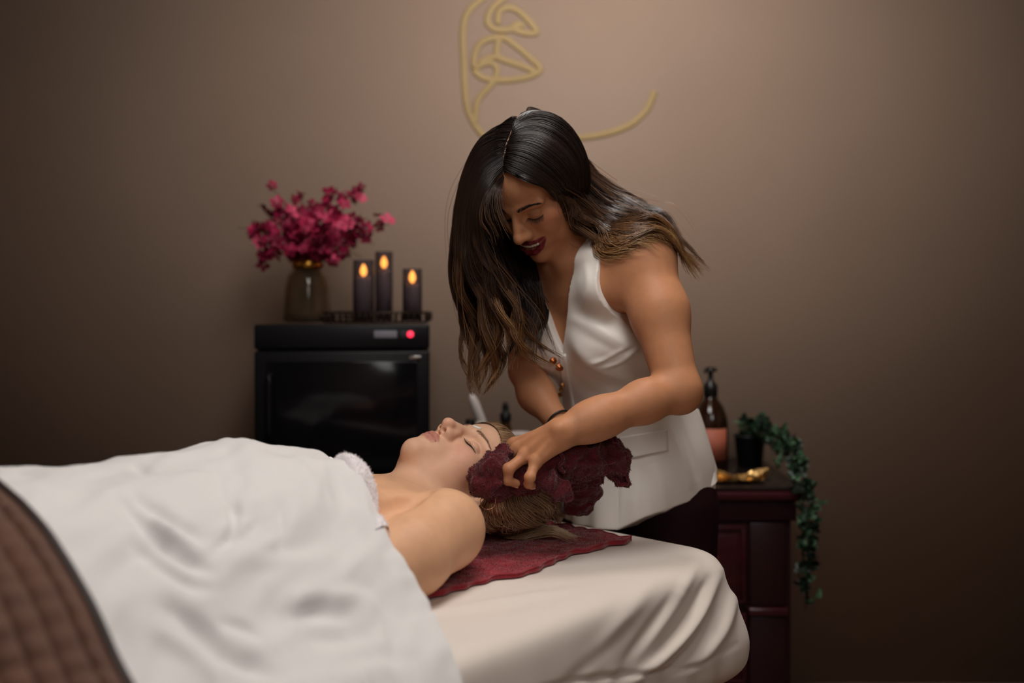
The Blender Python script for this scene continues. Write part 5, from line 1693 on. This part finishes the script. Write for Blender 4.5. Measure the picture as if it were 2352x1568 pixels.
# gathered edges
def ruffle(pts, r, amp, m, parent, name='ruffled_hem'):
    c = spline(pts, 90)
    k = np.arange(90)
    c = c + amp * (np.sin(k * .8)[:, None] * V(.5, .2, .8) + np.sin(k * .53 + 1)[:, None] * V(.6, -.5, .2))
    return MB().tube(c, r, 7).build(name, m, parent)
ruffle([P(1296, 1024, 1.655), P(1288, 1040, 1.648), P(1294, 1056, 1.645), P(1284, 1070, 1.645), P(1296, 1086, 1.648)], .0026, .0016, m_terry_dark, towel)
ruffle([P(1400, 1010, 1.705), P(1434, 1040, 1.70), P(1446, 1060, 1.70), P(1436, 1082, 1.705), P(1443, 1108, 1.71), P(1424, 1112, 1.712), P(1410, 1096, 1.712)], .0028, .0018, m_terry_dark, towel)

# ---- the towel spread under her head
ns, nt = 240, 170
S, T = np.meshgrid(np.linspace(-.379, .20, ns), np.linspace(-.225, .24, nt), indexing='ij')
ed = np.minimum(smooth(T, -.225, -.19) + 0 * S, smooth(S, -.379, -.35))
T2 = T + (1 - smooth(T, -.225, -.15)) * (.003 * np.sin(S * 62 + 3 * np.sin(S * 17)) + .002 * np.sin(S * 131 + 1) + .004 * noise3(np.stack([S * 40, 0 * S, 0 * S], -1)) - .014 * noise3(np.stack([S * 9, 0 * S, 0 * S], -1)))
S2 = S + (1 - smooth(S, -.379, -.32)) * (.004 * np.sin(T * 90) + .003 * np.sin(T * 170))
wrk = 1 - 2 * np.abs(noise3(np.stack([S * 5 + T * 3, T * 24 + 2 * noise3(np.stack([S * 5, T * 6, 0 * S], -1)), 0 * S], -1), 2))
Zt = .0062 + .0030 * wrk + .0012 * noise3(np.stack([S * 90, T * 90, 0 * S], -1)) + (1 - smooth(T, -.225, -.20)) * .0018 * np.abs(np.sin(S * 48)) + (1 - smooth(S, -.379, -.355)) * .002 * np.abs(np.sin(T * 60))
uv_ = bed(S2, T2, np.maximum(Zt, .004)).reshape(-1, 3)
uf = grid_faces(ns, nt)
un = vnormals(uv_, uf)
if un[:, 2].mean() < 0: uf = uf[:, ::-1]; un = -un
lowv = uv_.copy(); lowv[:, 2] = BED_Z + .0025
v2, f2 = merge([(uv_, uf), (lowv, uf[:, ::-1])])
rimi = np.array([i * nt for i in range(ns)] + [(ns - 1) * nt + j for j in range(1, nt)] + [i * nt + nt - 1 for i in range(ns - 2, -1, -1)] + [j for j in range(nt - 2, 0, -1)])
rn = np.roll(rimi, -1); n0 = ns * nt
rf = np.stack([rimi, rn, rn + n0, rimi + n0], 1)
spread = thing('spread_towel', 'wine red towel spread flat under the blonde head', 'towel', tuple(bed(-.1, 0, .003)))
link('cloth', mesh_np('cloth', v2, np.vstack([f2, rf]), m_terry_red), spread)
pile(uv_, uf, 14000, .0018, .00042, m_terry_red, spread, np.random.default_rng(42), keep=lambda a: ((pix(a)[:, 0] > 990) * 1.0))
eb = bed(S2[:, 0], T2[:, 0], Zt[:, 0] + .001)
MB().tube(eb, .0014, 6).build('hem', m_terry_red, spread)
eb = bed(S2[0, :], T2[0, :], Zt[0, :] + .001)
MB().tube(eb, .0014, 6).build('hem', m_terry_red, spread)
rgc = np.random.default_rng(8)
for px, py in ((1127, 1222), (1122, 1224), (1101, 1225)):
    d = (CAM_Z - BED_Z - .012) * F_PX / (py - HORIZON)
    p = P(px, py, d)
    S_ = SDF(); S_.el(p, V(.0042, .003, .002), None, .002); S_.el(p + V(.004, 0, .0008), V(.003, .002, .0016), None, .002)
    v, f = sdf_mesh(S_, p - .012, p + .012, .0008)
    o = link('cream_dab', mesh_np('cream_dab', v, f, m_cream), spread); o['label'] = 'small dab of white cream'

# ---- white terry wrap at her chest, under the top sheet
nw, nt = 26, 150
tt = np.linspace(.20, -.225, nt)
WV = np.zeros((nw, nt, 3))
for j, t in enumerate(tt):
    for i in range(nw):
        k = i / (nw - 1)
        pro = float(np.interp(t, [-.225, -.20, -.1, .05, .22], [.006, .016, .036, .044, .038]))
        s = float(edge_b(t)) + .03 - (.03 + pro) * k
        s += .004 * math.sin(t * 60) * k
        p = bed(s, t, .4)
        z = BED_Z + body_z(s, t)
        th = (.003 if k < .35 else .011) + (.010 * math.sqrt(max(0, 1 - ((k - .62) / .38) ** 2)) if k > .3 else 0) - .006 * (k > .97)
        WV[i, j] = (p[0], p[1], z + th)
for _ in range(6):
    WV[1:-1, 1:-1, 2] = (WV[1:-1, 1:-1, 2] * 2 + WV[:-2, 1:-1, 2] + WV[2:, 1:-1, 2] + WV[1:-1, :-2, 2] + WV[1:-1, 2:, 2]) / 6
W_ = WV.reshape(-1, 3)
wf_ = grid_faces(nw, nt); wn = vnormals(W_, wf_)
if wn[:, 2].mean() < 0: wf_ = wf_[:, ::-1]; wn = -wn
W_ = W_ + wn * (.0010 * noise3(W_ * 150, 1) + .0008 * noise3(W_ * 330, 2))[:, None]
wrap = thing('white_towel_wrap', 'white terry towel edge across the lying woman\'s chest', 'towel', tuple(bed(.05, 0, .17)))
vv, ff = merge([(W_, wf_), (W_ - wn * .009, wf_[:, ::-1])])
link('cloth', mesh_np('cloth', vv, ff, m_terry_white), wrap)
# rolled tuck at the far end
tk = [(float(edge_b(t)) - .028, t) for t in (.10, .065, .03)]
tk = [bed(s, t, body_z(s, t) + .013) for s, t in tk]
rc_ = SDF(); rc_.chain(tk, [.011, .013, .010], .01)
rfn = lambda p: rc_(p) - .0022 * noise3(p * 150, 1) - .001 * noise3(p * 330, 2)
v, f = sdf_mesh(rfn, np.min(tk, 0) - .03, np.max(tk, 0) + .03, .002)
link('rolled_tuck', mesh_np('rolled_tuck', v, f, m_terry_white), wrap)
pile(W_, wf_, 7000, .0026, .00045, m_terry_white, wrap, np.random.default_rng(43))
